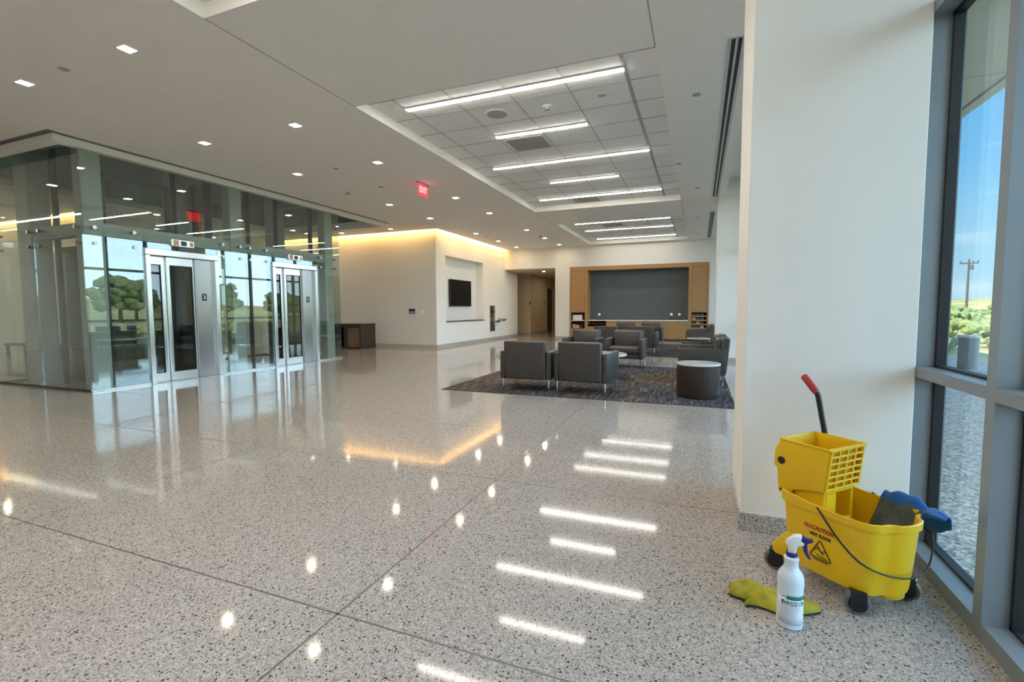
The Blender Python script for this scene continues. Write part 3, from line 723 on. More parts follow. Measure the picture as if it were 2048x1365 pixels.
# ------------------------------------------------------------------ millwork wall unit
MC = (MX0 + MX1) / 2
RX0, RX1 = -4.22, -.385
t = thing('built_in_cabinet', 'oak built-in wall unit framing a grey panel', 'cabinet', (0, YB, 0))
dp = .55
a = MB()
a.box(MX0, MX0 + .06, -.02, dp, 0, MZ); a.box(MX1 - .06, MX1, -.02, dp, 0, MZ)
a.box(MX0 + .06, MX1 - .06, -.02, dp, 2.80, MZ)
a.box(RX0 - .12, RX0, -.02, dp, 0, 2.80); a.box(RX1, RX1 + .12, -.02, dp, 0, 2.80)
a.box(MX0, MX1, dp, dp + .03, 0, MZ)
a.build('frame', M['oak'], t)
a = MB(); a.box(MX0 + .06, MX1 - .06, -.022, .4, .0, .06); a.build('plinth', M['espresso'], t)
lx = (MX0 + .06, RX0 - .12); rx = (RX1 + .12, MX1 - .06)
for x0, x1 in (lx, rx):
    a = MB(); a.box(x0 + .004, x1 - .004, -.012, .01, 1.10, 2.795, .002, 1); a.build('door', M['oak'], t)
    a = MB(); a.box(x0 + .004, x1 - .004, -.012, .01, .06, .43, .002, 1); a.build('door', M['oak'], t)
    a = MB(); a.box(x0, x1, .46, .48, .43, 1.10); a.box(x0, x1, 0, .48, 1.08, 1.10); a.box(x0, x1, 0, .48, .43, .45); a.box(x0, x0 + .012, .01, .46, .45, 1.08); a.box(x1 - .012, x1, .01, .46, .45, 1.08); a.build('shelf_box', M['redwood'], t)
a = MB(); a.box(lx[0] + .012, lx[1] - .012, 0, .46, .755, .785); a.build('shelf', M['paper'], t)
for k in range(4):
    z = .48 + k * .15
    a = MB(); a.box(rx[0] + .012, rx[1] - .012, .02, .035, z, z + .035); a.box(rx[0] + .012, rx[1] - .012, .02, .40, z - .012, z); a.build('rack_shelf', M['oak'], t)
a = MB(); a.box(RX0, RX1, dp - .03, dp, .80, 2.80); a.build('grey_panel', M['slate'], t)
cx = -3.47
a = MB(); a.box(RX0, cx, -.012, .01, .06, .52, .002, 1); a.build('door', M['oak'], t)
xs_ = [cx, cx + .77, cx + 1.54, cx + 2.31, RX1]
for k in range(4):
    a = MB(); a.box(xs_[k] + .003, xs_[k + 1] - .003, -.012, .01, .06, .755, .002, 1); a.build('door', M['oak'], t)
a = MB(); a.box(RX0, cx, .4, .42, .52, .755); a.box(RX0, cx, .0, .4, .52, .54); a.box(RX0, cx, .0, .4, .63, .65); a.build('cubby', M['redwood'], t)
wt = MB(); wt.box(RX0 + .003, RX1 - .003, -.03, dp - .034, .759, .797, .004, 1)
tag(wt.build('countertop', M['marble'], loc=(0, YB, 0)), 'thin white worktop under the grey panel', 'countertop')
# things kept in the unit
mb = MB(); mb.box(-.20, .20, -.12, .12, 0, .22, .02); tag(mb.build('white_box', M['paper'], loc=(-4.67, YB + .2, .7865)), 'white box on the upper left shelf of the oak unit', 'box')
for k, (x, m) in enumerate(((-4.80, 'booktan'), (-4.66, 'booktan'), (-4.52, 'bookdark'))):
    mb = MB(); mb.box(-.06, .06, -.1, .1, 0, .16 - .03 * k, .004); tag(mb.build('book', M[m], loc=(x, YB + .16, .4515)), ['tan book at the left end of the lower left shelf', 'tan book in the middle of the lower left shelf', 'dark short book at the right of the lower left shelf'][k], 'book', 'books on the lower left shelf')
nm = ['lowest', 'second', 'third', 'top']
for k in range(4):
    for q in range(3):
        x = rx[0] + .085 + q * .145; z = .482 + k * .15
        mb = MB(); mb.box(-.06, .06, -.006, .006, 0, .115, M=Matrix.Rotation(R(-14), 4, 'X'))
        tag(mb.build('brochure', M[['bookdark', 'bookdark', 'booktan', 'bookdark'][(k + q) % 4]], loc=(x, YB + .055, z)), '%s brochure on the %s tier of the rack' % (['leftmost', 'middle', 'rightmost'][q], nm[k]), 'brochure', 'brochures in the right rack')
def small_lamp(x, lab):
    t = thing('desk_lamp', lab, 'lamp', (x, YB + .25, .80))
    a = MB(); a.lathe([(.06, 0), (.06, .012), (.01, .018)], n=20); a.build('base', M['darksteel'], t, smooth=40)
    a = MB(); a.tube([(0, 0, .015), (0, 0, .16)], .007); a.build('stem', M['darksteel'], t)
    a = MB(); a.blob((0, -.01, .21), .062, 2); a.build('lamp_shade', M['whiteplastic'], t, smooth=60)
small_lamp(-3.8, 'small white round lamp at the left on the worktop'); small_lamp(-1.0, 'small white round lamp at right, left one of that pair'); small_lamp(-.7, 'small white round lamp nearest the right oak tower')

# ------------------------------------------------------------------ carpets
mb = MB(); mb.box(-3.72, .45, 6.37, 10.35, .001, .011); tag(mb.build('area_rug', M['carpet']), 'dark streaked rug under the nearer seating group', 'rug')
mb = MB(); mb.box(-3.72, .34, 12.6, 17.2, .001, .011); tag(mb.build('area_rug', M['carpet']), 'dark streaked rug under the farther seating group', 'rug')
RZ = .011

# ------------------------------------------------------------------ armchairs
def armchair():
    t = thing('armchair', 'x', 'armchair', (0, 0, 0), 0, 'grey-brown lounge armchairs')
    for s in (-1, 1):
        a = MB(); x0, x1 = (.325, .40) if s > 0 else (-.40, -.325)
        a.box(x0, x1, -.34, .36, .175, .60, .014, 2); a.build('armrest', M['leather'], t, smooth=35)
    a = MB(); a.box(-.322, .322, -.30, .34, .18, .28, .01, 2); a.build('seat_base', M['leather'], t, smooth=35)
    a = MB(); a.box(-.318, .318, -.22, .365, .285, .43, .04, 3)
    for v in a.bm.verts:
        if v.co.z > .35: v.co.z += .02 * (1 - (v.co.x / .32) ** 2)
    a.build('seat_cushion', M['leather2'], t, smooth=40)
    a = MB(); a.box(-.322, .322, -.36, -.23, .18, .76, .028, 3)
    for v in a.bm.verts: v.co.y += -.05 * max(0, (v.co.z - .3)) / .46
    a.build('backrest', M['leather'], t, smooth=40)
    a = MB(); a.box(-.30, .30, -.24, -.16, .42, .755, .035, 3)
    for v in a.bm.verts:
        v.co.y += -.05 * max(0, (v.co.z - .3)) / .46
        if v.co.y > -.22: v.co.y += .025 * (1 - (v.co.x / .31) ** 2)
    a.build('back_cushion', M['leather2'], t, smooth=40)
    for x in (-.36, .36):
        for y in (-.30, .32):
            a = MB(); a.tube([(x, y, 0), (x, y, .178)], .014, 12); a.box(x - .03, x + .03, y - .03, y + .03, .170, .176); a.build('leg', M['chrome'], t, smooth=40)
    return t
ch = [(-2.445, 6.98, 2.5, 'grey armchair at the rug front with its back turned, left one'), (-1.555, 6.96, -4.5, 'grey armchair at the rug front with its back turned, beside the round marble table'),
      (-2.40, 10.38, 180, 'armchair facing forward behind the front pair, on the left'), (-1.46, 10.36, 178, 'armchair facing forward with its seat in view, beyond marble table'),
      (-2.39, 13.4, 0, 'armchair with its back turned in second group, on the left'), (-1.44, 13.4, -2, 'armchair with its back turned in second group, right one'),
      (-2.35, 16.35, 180, 'farthest armchair facing forward, left, in front of the oak unit'), (-1.49, 16.35, 180, 'farthest armchair facing forward, right, in front of the oak unit'),
      (.06, 8.4, 90, 'armchair sideways by the window, right behind the dark drum table'), (.06, 9.3, 90, 'armchair sideways by the window, second behind the dark drum table'),
      (.03, 14.2, 90, 'armchair sideways by the window in the second group, front'), (.03, 15.1, 90, 'armchair sideways by the window in the second group, rear')]
A0 = None
for x, y, rz, lab in ch:
    if A0 is None:
        A0 = armchair(); A0.location = (x, y, RZ); A0.rotation_euler = (0, 0, R(rz)); A0['label'] = lab
    else: dup(A0, (x, y, RZ), R(rz), lab)

# drum tables
def drum(x, y, lab):
    t = thing('drum_table', lab, 'side table', (x, y, RZ))
    a = MB(); a.lathe([(.28, .012), (.285, .03), (.285, .445), (.28, .45)], n=56); a.build('body', M['espresso'], t, smooth=40)
    a = MB(); a.lathe([(.27, 0), (.27, .014)], n=40); a.build('plinth', M['black'], t)
    a = MB(); a.lathe([(.287, .45), (.292, .456), (.292, .474), (.288, .478)], n=56); a.build('top', M['marble'], t, smooth=40)
drum(.005, 7.05, 'dark wood drum side table with white top, nearest the pillar'); drum(.0, 12.95, 'dark drum side table with white top by the far window chairs')
mb = MB(); mb.box(-.11, .11, -.14, .14, 0, .012, .002, 1); tag(mb.build('magazine', M['bookblue'], loc=(.12, 12.95, RZ + .4785)), 'bluish magazine lying on the far drum table', 'magazine')
t = thing('coffee_table', 'round white marble coffee table on thin dark legs', 'coffee table', (-1.70, 8.42, RZ))
a = MB(); a.lathe([(.525, .405), (.53, .41), (.53, .43), (.525, .435)], n=64); a.build('table_top', M['marble'], t, smooth=40)
a = MB(); a.lathe([(.50, .39), (.50, .405)], n=48); a.build('ring', M['darksteel'], t)
for k in range(4):
    an = PI / 4 + k * PI / 2; a = MB(); a.tube([(.44 * math.cos(an), .44 * math.sin(an), 0), (.44 * math.cos(an), .44 * math.sin(an), .39)], .014, 10); a.build('leg', M['chrome' if k == 3 else 'darksteel'], t, smooth=40)

# ------------------------------------------------------------------ mop bucket
BO = (.59, 2.465, 0); BR = math.atan2(-.694, .72)
bk = thing('mop_bucket', 'yellow wheeled mop bucket with wringer beside the pillar', 'mop bucket', BO, BR)
def outline(f, du=0.0, dv=0.0):
    """plan outline of the tub; f scales about its centre line, du/dv inset"""
    half = [(-.135, .165), (-.105, .178), (.0, .180), (.12, .178), (.20, .172), (.232, .158), (.252, .128), (.258, .098), (.270, .082), (.288, .066), (.299, .035), (.302, 0)]
    pts = [(-.150, .13)] + half
    L = [(u, v) for u, v in pts]
    full = L + [(u, -v) for u, v in reversed(L[:-1])]
    out = []
    for u, v in full:
        uu = .07 + (u - .07) * (f - du / .22); vv = v * (f - dv / .18)
        out.append((uu, vv + .008))
    return out
def ringz(bm, pts, z, zf=None): return [bm.verts.new((u, v, z + (zf(u, v) if zf else 0))) for u, v in pts]
def rimz(u, v):
    return .030 * math.exp(-((u - .045) / .022) ** 2) * (1 if abs(v) > .12 else 0) + .018 * max(0, min(1, (.02 - u) / .1))
mb = MB(); bm = mb.bm
lev = [(.095, .82, 0), (.085, .86, 0), (.10, .885, 0), (.20, .93, 0), (.30, .965, 0), (.362, .985, 0), (.364, 1.03, 0), (.392, 1.035, 1), (.395, 1.015, 1), (.392, .975, 1), (.30, .945, 0), (.20, .91, 0), (.13, .87, 0), (.125, .80, 0)]
prev = None; firstr = None
for z, f, w in lev:
    r = ringz(bm, outline(f), z, rimz if w else None)
    n = len(r)
    if prev:
        for k in range(n): bm.faces.new((prev[k], prev[(k + 1) % n], r[(k + 1) % n], r[k]))
    else: firstr = r
    prev = r
bm.faces.new(firstr[::-1]); bm.faces.new(prev)
tub = mb.build('tub', M['yellow'], bk, smooth=38)
# skirts above the rear casters and nose lobe
for v0, v1 in ((-.158, -.12), (.13, .168)):
    mb = MB(); mb.prism([(-.185, .10), (-.185, .135), (-.16, .165), (-.12, .215), (-.08, .215), (-.08, .095), (-.17, .088)], v0, v1, 'y', bev=.004); mb.build('caster_skirt', M['yellow'], bk, smooth=35)
mb = MB(); mb.lathe([(.055, .062), (.062, .07), (.066, .12), (.072, .20)], (.208, .008, 0), 24); mb.build('drain_spout', M['yellow'], bk, smooth=40)
# casters
for k, (u, v, rot) in enumerate(((-.185, -.135, 35), (.185, -.145, 40), (.215, .155, 20), (-.175, .155, 10))):
    Mw = Matrix.Translation((u, v, .047)) @ Matrix.Rotation(R(rot), 4, 'Z') @ Matrix.Rotation(R(90), 4, 'X')
    c = MB(); c.box(-.024, .030, -.024, -.019, -.006, .042, M=Matrix.Translation((u, v, .047)) @ Matrix.Rotation(R(rot), 4, 'Z')); c.box(-.024, .030, .019, .024, -.006, .042, M=Matrix.Translation((u, v, .047)) @ Matrix.Rotation(R(rot), 4, 'Z'))
    c.box(-.026, .032, -.024, .024, .038, .052, .004, 1, M=Matrix.Translation((u, v, .047)) @ Matrix.Rotation(R(rot), 4, 'Z'))
    o = c.build('caster', M['black'], bk)
    w = MB(); w.lathe([(.038, -.016), (.044, -.014), (.047, -.006), (.047, .006), (.044, .014), (.038, .016)], (0, 0, 0), 28, M=Mw); w.build('wheel', M['rubber'], o, smooth=40)
    w = MB(); w.lathe([(.034, -.0175), (.034, .0175)], (0, 0, 0), 24, M=Mw); w.lathe([(.008, -.024), (.008, .024)], (0, 0, 0), 12, M=Mw); w.build('hub', M['black'], o, smooth=40)
# bail handle
def spline(pts, n=8):
    out = []; P_ = [Vector(p) for p in pts]; P_ = [P_[0]] + P_ + [P_[-1]]
    for i in range(1, len(P_) - 2):
        for k in range(n):
            t_ = k / n; a, b, c, d = P_[i - 1], P_[i], P_[i + 1], P_[i + 2]
            out.append(.5 * ((2 * b) + (-a + c) * t_ + (2 * a - 5 * b + 4 * c - d) * t_ ** 2 + (-a + 3 * b - 3 * c + d) * t_ ** 3))
    out.append(P_[-2]); return out
mb = MB(); mb.tube(spline([(.028, -.176, .392), (.080, -.188, .345), (.145, -.193, .285), (.215, -.184, .235), (.272, -.115, .198), (.312, -.03, .188), (.318, .06, .20), (.305, .13, .25), (.28, .172, .31), (.20, .19, .34), (.045, .19, .40)]), .0038, 8)
mb.build('bail_handle', M['black'], bk, smooth=60)
# decals on the near long side (v = -0.17 plane, leaning with the tub wall)
def side_v(z): return -(.180 * (.885 + (z - .10) * .385)) + .008 - .0012
def on_side(u, z):
    lean = math.atan(.180 * .385)
    return Matrix.Translation((u, side_v(z) - .001, z)) @ Matrix.Rotation(R(90) + lean, 4, 'X')
text('red_lettering', 'CU.CAUTION', .026, on_side(.034, .292), M['inkred'], bk, .0006, .80)
text('black_lettering', 'WET FLOOR', .020, on_side(.040, .262), M['inkblack'], bk, .0006, .80)
tri = MB()
def stroke(mbx, pts, r, u0, z0, closed=False):
    Ms = on_side(u0, z0)
    pp = [Ms @ Vector((x, y, 0)) for x, y in pts]
    if closed: pp = pp + [pp[0], pp[1]]
    mbx.tube(pp, r, 6)
stroke(tri, [(0, .043), (.004, .041), (.043, -.030), (.041, -.036), (.036, -.038), (-.036, -.038), (-.041, -.036), (-.043, -.030), (-.004, .041)], .0022, .040, .198, True)
stroke(tri, [(-.012, .014), (-.006, .006), (.006, -.006), (.014, -.012)], .0026, .040, .198)
stroke(tri, [(-.006, .006), (-.020, .000), (-.026, -.006)], .0016, .040, .198)
stroke(tri, [(.006, -.006), (.016, .004), (.024, .0)], .0018, .040, .198)
stroke(tri, [(-.016, -.022), (.0, -.026), (.030, -.030)], .0018, .040, .198)
stroke(tri, [(-.013, .021), (-.0125, .0215)], .0042, .040, .198)
stroke(tri, [(-.03, -.047), (.03, -.047)], .0018, .040, .198)
tri.build('slip_warning_symbol', M['inkblack'], bk)

# wringer
wr = empty('wringer'); wr.parent = bk
wv0, wv1 = -.150, .098
side = [(-.165, .640), (.055, .640), (.036, .452), (-.06, .432), (-.10, .418), (-.118, .385), (-.170, .388), (-.180, .500), (-.196, .507), (-.193, .585)]
mb = MB(); mb.prism(side, wv0, wv0 + .008, 'y', bev=.003); s1 = mb.build('side_plate', M['yellow'], wr, smooth=35)
mb = MB(); mb.prism(side, wv1 - .008, wv1, 'y', bev=.003); mb.build('side_plate', M['yellow'], wr, smooth=35)
mb = MB(); mb.lathe([(.017, -.003), (.017, .003)], (0, 0, 0), 24, M=Matrix.Translation((-.158, wv0 - .001, .540)) @ Matrix.Rotation(R(90), 4, 'X')); mb.lathe([(.005, -.003), (.005, .003)], (0, 0, 0), 12, M=Matrix.Translation((-.157, wv0 - .001, .403)) @ Matrix.Rotation(R(90), 4, 'X')); mb.build('pivot_cap', M['black'], wr, smooth=40)
mb = MB()   # rear wall and rim
mb.prism([(-.165, .640), (-.157, .640), (-.120, .43), (-.128, .43)], wv0 + .008, wv1 - .008, 'y')
mb.tube([(-.165, wv0, .641), (.058, wv0, .641), (.062, wv1, .641), (-.165, wv1, .641), (-.165, wv0, .641)], .006, 8)
mb.build('rear_wall', M['yellow'], wr, smooth=35)
# front grid: 6 rows x 4 columns of openings
mb = MB()
def fx(z): return .036 + (z - .452) * (.055 - .036) / (.640 - .452)
rowsz = [.455 + k * .0295 for k in range(7)]
for z in rowsz: mb.box(fx(z) - .004, fx(z) + .010, wv0 + .006, wv1 - .006, z, z + .0095, .002, 1)
for k in range(5):
    v = wv0 + .012 + k * (wv1 - wv0 - .024) / 4
    mb.prism([(fx(.455) - .004, .455), (fx(.455) + .0085, .455), (fx(.64) + .0085, .638), (fx(.64) - .004, .638)], v - .0055, v + .0055, 'y')
mb.build('front_grid', M['yellow'], wr, smooth=30)
mb = MB(); mb.prism([(fx(.455) - .02, .455), (fx(.455) - .014, .455), (fx(.64) - .014, .638), (fx(.64) - .02, .638)], wv0 + .01, wv1 - .01, 'y'); mb.build('press_plate', M['yellow'], wr)
# lower frame that hangs in the tub
mb = MB()
for v in (-.125, .065): mb.box(-.10, .032, v - .008, v + .008, .27, .455, .004, 1)
mb.box(.016, .034, -.125, .065, .435, .455, .004, 1); mb.box(.016, .034, -.125, .065, .29, .31, .004, 1); mb.box(.016, .034, -.12, -.055, .31, .435); mb.box(-.11, -.095, -.125, .065, .27, .455)
mb.build('lower_frame', M['yellow'], wr, smooth=30)
mb = MB(); mb.tube(spline([(-.118, .115, .50), (-.130, .115, .64), (-.146, .114, .72), (-.166, .112, .815), (-.176, .110, .838)], 6), .0125, 14); ha = mb.build('lever', M['black'], wr, smooth=50)
mb = MB(); mb.tube([(-.174, .110, .834), (-.180, .1095, .843), (-.236, .105, .908), (-.239, .105, .911)], [.013, .0165, .0165, .011], 16); mb.build('grip', M['red'], ha, smooth=50)
mb = MB(); mb.tube([(-.118, .094, .50), (-.118, .122, .50)], .02, 16); mb.build('lever_pivot', M['black'], wr, smooth=40)

# blue cloth over the far rim and nose
def cloth_obj(name, lab, fn, nu, nv, mat, thick, M_, cat='cloth'):
    mb = MB(); mb.grid(fn, nu, nv); o = mb.build(name, mat, smooth=80)
    o.matrix_world = M_
    s = o.modifiers.new('sol', 'SOLIDIFY'); s.thickness = thick; s.offset = 0
    b = o.modifiers.new('sub', 'SUBSURF'); b.levels = 1; b.render_levels = 1
    return tag(o, lab, cat)
BM = Matrix.Translation(BO) @ Matrix.Rotation(BR, 4, 'Z')
def bc(s, t):
    # s along the rim from the far side to beyond the nose, t from inside the tub up over the rim and down outside
    u = .085 + .238 * s
    rim_v = .196 - .03 * max(0, s - .55) - .0 * s
    p = [(-.125, .235), (-.10, .285), (-.055, .345), (-.018, .405), (.012, .428), (.042, .405), (.058, .35), (.064, .30)]
    k = t * (len(p) - 1); i = min(int(k), len(p) - 2); f = k - i
    dv = p[i][0] * (1 - f) + p[i + 1][0] * f; z = p[i][1] * (1 - f) + p[i + 1][1] * f
    wob = .007 * math.sin(9 * s + 7 * t) + .008 * math.sin(21 * s - 6 * t)
    z += -.022 * s + .012 * math.sin(4.2 * s) + wob * (.4 + t * .6)
    dv += .009 * math.sin(13 * s + 3 * t) * (1 if t < .4 else .6)
    if s > .72:
        q = (s - .72) / .28; z = z * (1 - .45 * q) + (.392 + .03 * (t - .5)) * .45 * q; z = max(z, .405 - .02 * q) if .3 < t < .75 else z; dv *= (1 - .25 * q)
    if t < .35 and u > .23: u = .23 + (u - .23) * .25
    return (u, rim_v + dv, z)
cc = cloth_obj('cleaning_cloth', 'blue-grey cloth draped over the bucket rim', bc, 26, 22, M['bluecloth'], .010, BM)
cc.data.materials.append(M['greycloth'])
for f in cc.data.polygons:
    i, j = divmod(f.index, 22)
    if j < 9 and i < 21: f.material_index = 1

# ------------------------------------------------------------------ spray bottle
t = thing('spray_bottle', 'white spray bottle with navy trigger standing in front of bucket', 'spray bottle', (.356, 2.061, 0), R(-6))
prof = [(.040, 0), (.0455, .003), (.047, .010), (.046, .05), (.0455, .13), (.0445, .150), (.0455, .158), (.0465, .175), (.046, .195), (.043, .207), (.034, .222), (.0265, .232), (.0245, .245), (.0250, .262), (.0268, .266), (.0268, .272), (.019, .277), (.0175, .288)]
a = MB(); a.lathe(prof, n=40); a.build('bottle', M['hdpe'], t, smooth=45)
a = MB(); a.lathe([(.0192, .279), (.0197, .283), (.0197, .293), (.0185, .296)], n=28); a.build('collar', M['navy'], t, smooth=45)
head = [(-.0137, .293), (-.0087, .310), (-.0249, .330), (-.0137, .347), (.0037, .364), (.031, .370), (.0336, .359), (.0286, .350), (.0423, .339), (.036, .3285), (.0187, .324), (.015, .293)]
a = MB(); a.prism(head, -.014, .014, 'y', bev=.005); a.build('spray_head', M['whiteplastic'], t, smooth=50)
def bpx(L): return [((x - 355) * .000249, (1300 - y) * .000307) for x, y in L]
a = MB(); a.prism(bpx([(462, 158), (488, 104), (545, 128), (600, 136), (628, 122), (638, 148), (612, 170), (560, 186), (500, 186)]), -.012, .012, 'y', bev=.003); a.build('nozzle', M['navy'], t, smooth=50)
a = MB(); a.prism(bpx([(500, 180), (562, 178), (560, 250), (572, 310), (616, 380), (600, 394), (560, 370), (512, 300), (494, 240)]), -.009, .009, 'y', bev=.003); a.build('trigger', M['navy'], t, smooth=50)
def rad(z):
    for (r0, z0), (r1, z1) in zip(prof, prof[1:]):
        if z0 <= z <= z1: return r0 + (r1 - r0) * (z - z0) / max(1e-6, z1 - z0)
    return .045
def patch(mbx, a0, a1, z0, z1, off, n=14, skew=0.0):
    def f(s, q):
        a_ = R(-90 + a0 + (a1 - a0) * s); z = z0 + (z1 - z0) * q + skew * s; r = rad(z) + off
        return (r * math.cos(a_), r * math.sin(a_), z)
    mbx.grid(f, n, 3)
def solid(o, th=.0004):
    s = o.modifiers.new('sol', 'SOLIDIFY'); s.thickness = th; s.offset = 1; return o
a = MB(); patch(a, -62, 74, .022, .128, .0006); lb = solid(a.build('label', M['labelwhite'], t, smooth=60))
a = MB(); patch(a, -18, 74, .123, .138, .0012); patch(a, -40, -18, .1285, .1315, .0012); solid(a.build('green_band', M['greenlabel'], lb, smooth=60))
a = MB()
for k in range(8): patch(a, -44, (40, 46, 38, 30, 26, 24, 22, 6)[k], .094 - k * .0085, .0955 - k * .0085, .0012)
solid(a.build('small_print', M['labelgrey'], lb, smooth=60))
a = MB(); patch(a, -40, 62, .1005, .1165, .0011); solid(a.build('title_bar', M['labelink'], lb, smooth=60))
me = text_mesh('CLEANER', .0165, .0004, .95)
for v in me.vertices:
    x, y, z = v.co; an = R(-90 + 10) + x / .046; r = rad(.108) + .0016 + z
    v.co = (r * math.cos(an), r * math.sin(an), .1082 + y)
me.materials.clear(); me.materials.append(M['labelwhite']); o = bpy.data.objects.new('title_lettering', me); COL.objects.link(o); o.parent = lb

# lime cloth crumpled behind the bottle
lo = MB()
def lime(s, q):
    # s: left to right, q: front to back
    xl, xr = .145, .485
    x = xl + (xr - xl) * s
    c = 2.192 + .016 * math.sin(3.0 * s + .6); w = .018 + .062 * math.sin(PI * min(1, s * 1.02)) ** .6
    y = c + w * (q * 2 - 1) + .012 * math.sin(8 * s) * (1 - q)
    hgt = .030 + .020 * math.sin(5.5 * s + 1) + .008 * math.sin(15 * s + 6 * q)
    z = .006 + max(0, hgt * (math.sin(PI * q) ** .7)) * (math.sin(PI * min(1, .06 + s * .93)) ** .4) + .010 * abs(math.sin(9 * s + 4 * q)) * math.sin(PI * q)
    return (x, y, z)
lo.grid(lime, 34, 16); lc = lo.build('microfibre_cloth', M['limecloth'], smooth=80)
sm = lc.modifiers.new('sol', 'SOLIDIFY'); sm.thickness = .008; sm.offset = 0; sb_ = lc.modifiers.new('sub', 'SUBSURF'); sb_.levels = 1; sb_.render_levels = 1
tag(lc, 'yellow-green microfibre cloth crumpled on the floor behind the bottle', 'cloth')
hm = MB(); hm.tube([Vector(lime(k / 40, 0)) + Vector((0, -.003, -.001)) for k in range(41)], .0035, 6); hm.build('hem', M['hemblack'], lc)
f2 = MB()
def fold(s, q):
    x = .205 + .115 * s; y = 2.116 + .02 * q + .012 * math.sin(4 * s); z = .006 + .028 * math.sin(PI * q) * (.6 + .4 * math.sin(6 * s + 1)) * math.sin(PI * (.1 + .85 * s)) ** .5
    return (x, y, z)
f2.grid(fold, 16, 10); fo = f2.build('fold', M['limecloth'], lc, smooth=80); s2 = fo.modifiers.new('sol', 'SOLIDIFY'); s2.thickness = .007
hm = MB(); hm.tube([Vector(fold(k / 20, 0)) + Vector((0, -.003, -.001)) for k in range(21)], .003, 6); hm.build('hem', M['hemblack'], lc)

# ------------------------------------------------------------------ outdoors
mb = MB(); mb.box(1.14, 420, -260, 520, -.5, -.06); struct(mb.build('ground', M['ground']))
# hills: a long low ridge
mb = MB()
def hill(s, q):
    x = 130 + 110 * q; y = -240 + 740 * s
    z = -1 + (8.5 + 3.0 * math.sin(6 * s + 1.0) + 1.6 * math.sin(17 * s)) * math.sin(PI * min(1, q * .55 + .0)) ** 1.0
    return (x, y, z)
mb.grid(hill, 60, 10); struct(mb.build('hill', M['hillm'], smooth=60))
# canopy
mb = MB(); mb.box(1.17, 3.45, YF - 1, 24, 4.1, 4.3); struct(mb.build('ceiling_canopy', M['soffit']))
mb = MB(); mb.box(3.48, 3.62, YF - 1, 24, 4.08, 4.4); struct(mb.build('trim_6', M['soffit']))
mb = MB(); mb.box(1.17, 3.45, 7.74, 7.75, 4.096, 4.101); mb.box(3.45, 3.48, YF - 1, 24, 4.11, 4.2); struct(mb.build('trim_7', M['seam']))
t = thing('bollard', 'grey concrete post with pale cap out on the gravel', 'post', (5.3, 12.75, -.06))
a = MB(); a.lathe([(.165, 0), (.165, .66)], n=32); a.build('post', M['concrete'], t, smooth=40)
a = MB(); a.lathe([(.185, .66), (.19, .67), (.19, .70), (.18, .71)], n=32); a.build('cap', M['soffit'], t, smooth=40)
t = thing('utility_pole', 'wooden utility pole with crossarm on the horizon', 'utility pole', (46.5, 113.5, -.5))
a = MB(); a.tube([(0, 0, 0), (0, 0, 10.6)], [.22, .14], 10); a.build('pole', M['polewood'], t)
a = MB(); a.box(-1.3, 1.3, -.1, .1, 9.7, 9.95, M=Matrix.Rotation(R(-22), 4, 'Z')); a.build('crossarm', M['polewood'], t)
for k, x in enumerate((-1.1, .6, 1.2)):
    a = MB(); a.cyl(x * .93, x * -.37, 9.95, 10.3, .11, 10); a.build('insulator', M['rubber'], t)
a = MB(); a.cyl(.35, -.3, 8.6, 9.5, .25, 12); a.build('transformer', M['rubber'], t)
def shrub(x, y, r, h, lab, mat='leaf', nm='shrub'):
    t = thing(nm, lab, 'shrub' if nm == 'shrub' else 'tree', (x, y, -.06))
    m_ = MB()
    n = 40 if nm == 'shrub' else 90
    for k in range(n):
        an = random.uniform(0, 2 * PI); rr = r * random.random() ** .5; zz = h * random.uniform(.25 if nm == 'shrub' else .35, .9)
        sc = r * random.uniform(.15, .30)
        m_.blob((rr * math.cos(an) * (1.1 - zz / h * .5), rr * math.sin(an) * (1.1 - zz / h * .5), zz), sc, 1, (1, 1, .8), .25)
    m_.build('foliage', M[mat], t)
    s_ = MB(); s_.tube([(0, 0, 0), (.02, .02, h * .6)], [r * .08, r * .04], 7); s_.build('stem', M['polewood'], t)
shr = [(8.6, 19.5, .6, .75), (9.8, 23.5, .8, .8), (13.0, 29, 1.0, .9), (16, 40, 1.2, 1.0), (19, 45, 1.1, 1.0), (24, 60, 1.5, 1.4), (27, 68, 1.6, 1.3), (9.2, 15.2, .5, .5), (12, 24, .8, .7), (30, 66, 1.8, 1.5)]
for k, (x, y, r, h) in enumerate(shr): shrub(x, y, r, h, 'low desert shrub outside the window, %s nearest' % ORD[k])
for k in range(12):
    x = 42 + (k % 2) * 7; y = 10 + k * 5.6
    shrub(x, y, random.uniform(2.3, 2.9), random.uniform(3.6, 5.6), 'round green tree beyond the gravel, %s counted from the parking side' % ORD[k], 'leaf2', 'tree')
t = thing('agave', 'pale agave with long pointed leaves outside the window', 'plant', (6.6, 17.0, -.06))
for k in range(11):
    an = k * 2.4; el = R(20 + (k * 37) % 50); L = .7
    d = Vector((math.cos(an) * math.cos(el), math.sin(an) * math.cos(el), math.sin(el)))
    a = MB(); a.tube([d * .03, d * L * .4 + Vector((0, 0, .05)), d * L * .8 + Vector((0, 0, .05)), d * L], [.03, .045, .025, .003], 6); a.build('leaf', M['agave'], t)

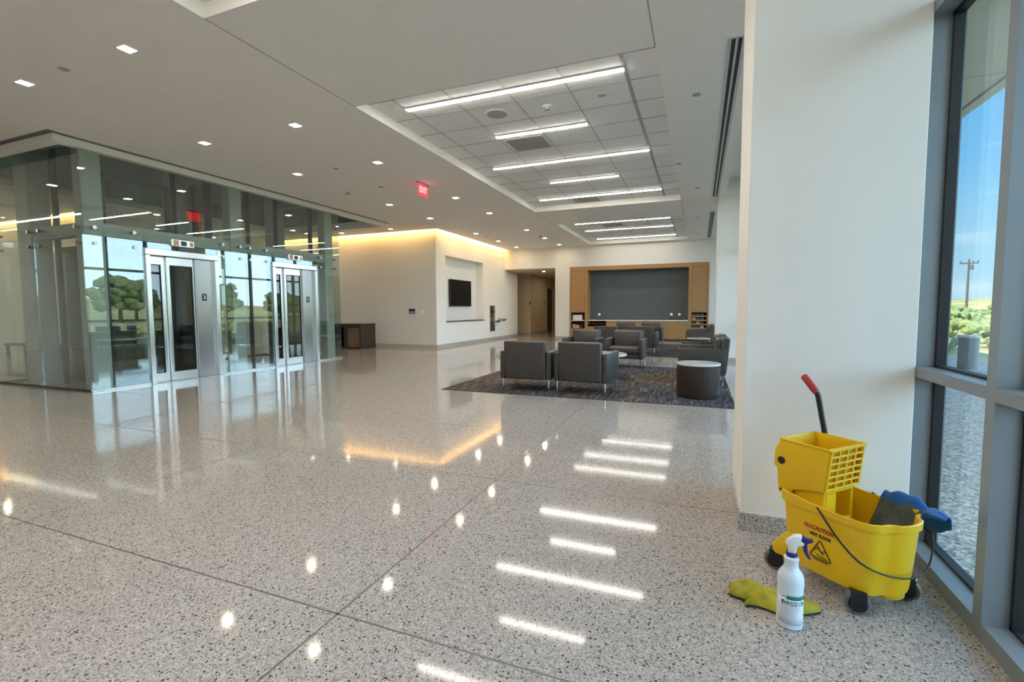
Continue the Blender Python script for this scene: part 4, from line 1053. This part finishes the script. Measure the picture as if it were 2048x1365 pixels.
# ------------------------------------------------------------------ world, sun, camera
w = bpy.data.worlds.new('sky'); S.world = w; w.use_nodes = True; t = w.node_tree; t.nodes.clear()
out = t.nodes.new('ShaderNodeOutputWorld'); bg = N(t, 'ShaderNodeBackground', i_Strength=.91)
tc = N(t, 'ShaderNodeTexCoord'); sx = N(t, 'ShaderNodeSeparateXYZ'); t.links.new(tc.outputs['Generated'], sx.inputs[0])
rp = ramp(t, [(0.0, (.44, .66, .80)), (.10, (.32, .60, .80)), (.22, (.17, .48, .80)), (.45, (.08, .35, .74)), (1.0, (.045, .23, .60))]); t.links.new(sx.outputs[2], rp.inputs[0])
mp = N(t, 'ShaderNodeMapping'); mp.inputs['Scale'].default_value = (1.5, 1.5, 9); t.links.new(tc.outputs['Generated'], mp.inputs[0])
no = N(t, 'ShaderNodeTexNoise', i_Scale=2.2, i_Detail=6.0, i_Roughness=.6); t.links.new(mp.outputs[0], no.inputs['Vector'])
rc = ramp(t, [(.56, 0), (.75, .55)]); t.links.new(no.outputs['Fac'], rc.inputs[0])
mx = N(t, 'ShaderNodeMix', data_type='RGBA'); t.links.new(rc.outputs[0], mx.inputs[0]); t.links.new(rp.outputs[0], mx.inputs[6]); mx.inputs[7].default_value = (.85, .90, .95, 1)
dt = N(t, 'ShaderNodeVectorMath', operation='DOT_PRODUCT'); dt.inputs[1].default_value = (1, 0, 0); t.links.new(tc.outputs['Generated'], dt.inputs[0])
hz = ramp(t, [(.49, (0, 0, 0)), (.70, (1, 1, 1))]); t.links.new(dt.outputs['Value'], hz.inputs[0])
hc = ramp(t, [(0.0, (2.9, 3.8, 4.5)), (.45, (2.1, 3.4, 4.6)), (1, (.55, 1.2, 2.2))]); t.links.new(sx.outputs[2], hc.inputs[0])  # bright sky lobe added on the window side to light room and elevator glass
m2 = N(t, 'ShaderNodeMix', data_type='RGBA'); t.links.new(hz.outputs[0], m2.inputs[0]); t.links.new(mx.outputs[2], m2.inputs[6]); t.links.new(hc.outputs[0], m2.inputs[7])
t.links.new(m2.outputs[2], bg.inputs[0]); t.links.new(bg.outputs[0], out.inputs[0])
sl = bpy.data.lights.new('sun', 'SUN'); sl.energy = 5.5; sl.angle = R(.6); sl.color = (1.0, .95, .86)
so = bpy.data.objects.new('sun', sl); COL.objects.link(so)
d = Vector((.70, .30, -.80)).normalized()     # light travels towards +x: the building shades its own windows
so.rotation_euler = d.to_track_quat('-Z', 'Y').to_euler(); so.location = (-20, -10, 30)

cam = bpy.data.cameras.new('camera'); co = bpy.data.objects.new('camera', cam); COL.objects.link(co)
cam.sensor_width = 36; cam.lens = 940.96 / 2048 * 36; cam.clip_start = .05; cam.clip_end = 2000
yaw, pitch, roll = R(21.669), R(3.876), R(-.308)
fwd = Vector((-math.sin(yaw) * math.cos(pitch), math.cos(yaw) * math.cos(pitch), -math.sin(pitch)))
right = Vector((math.cos(yaw), math.sin(yaw), 0)); up = right.cross(fwd)
r2 = math.cos(roll) * right + math.sin(roll) * up; u2 = -math.sin(roll) * right + math.cos(roll) * up
mat = Matrix((r2, u2, -fwd)).transposed().to_4x4(); mat.translation = Vector((0, 0, 1.25)); co.matrix_world = mat
S.camera = co
S.view_settings.view_transform = 'Standard'; S.view_settings.look = 'None'; S.view_settings.exposure = 0.64; S.view_settings.gamma = 1.0
S.view_settings.use_curve_mapping = False
S.cycles.transparent_max_bounces = 40; S.cycles.max_bounces = 14; S.cycles.diffuse_bounces = 6; S.cycles.glossy_bounces = 6
S.cycles.sample_clamp_indirect = 6.0; S.cycles.use_denoising = True
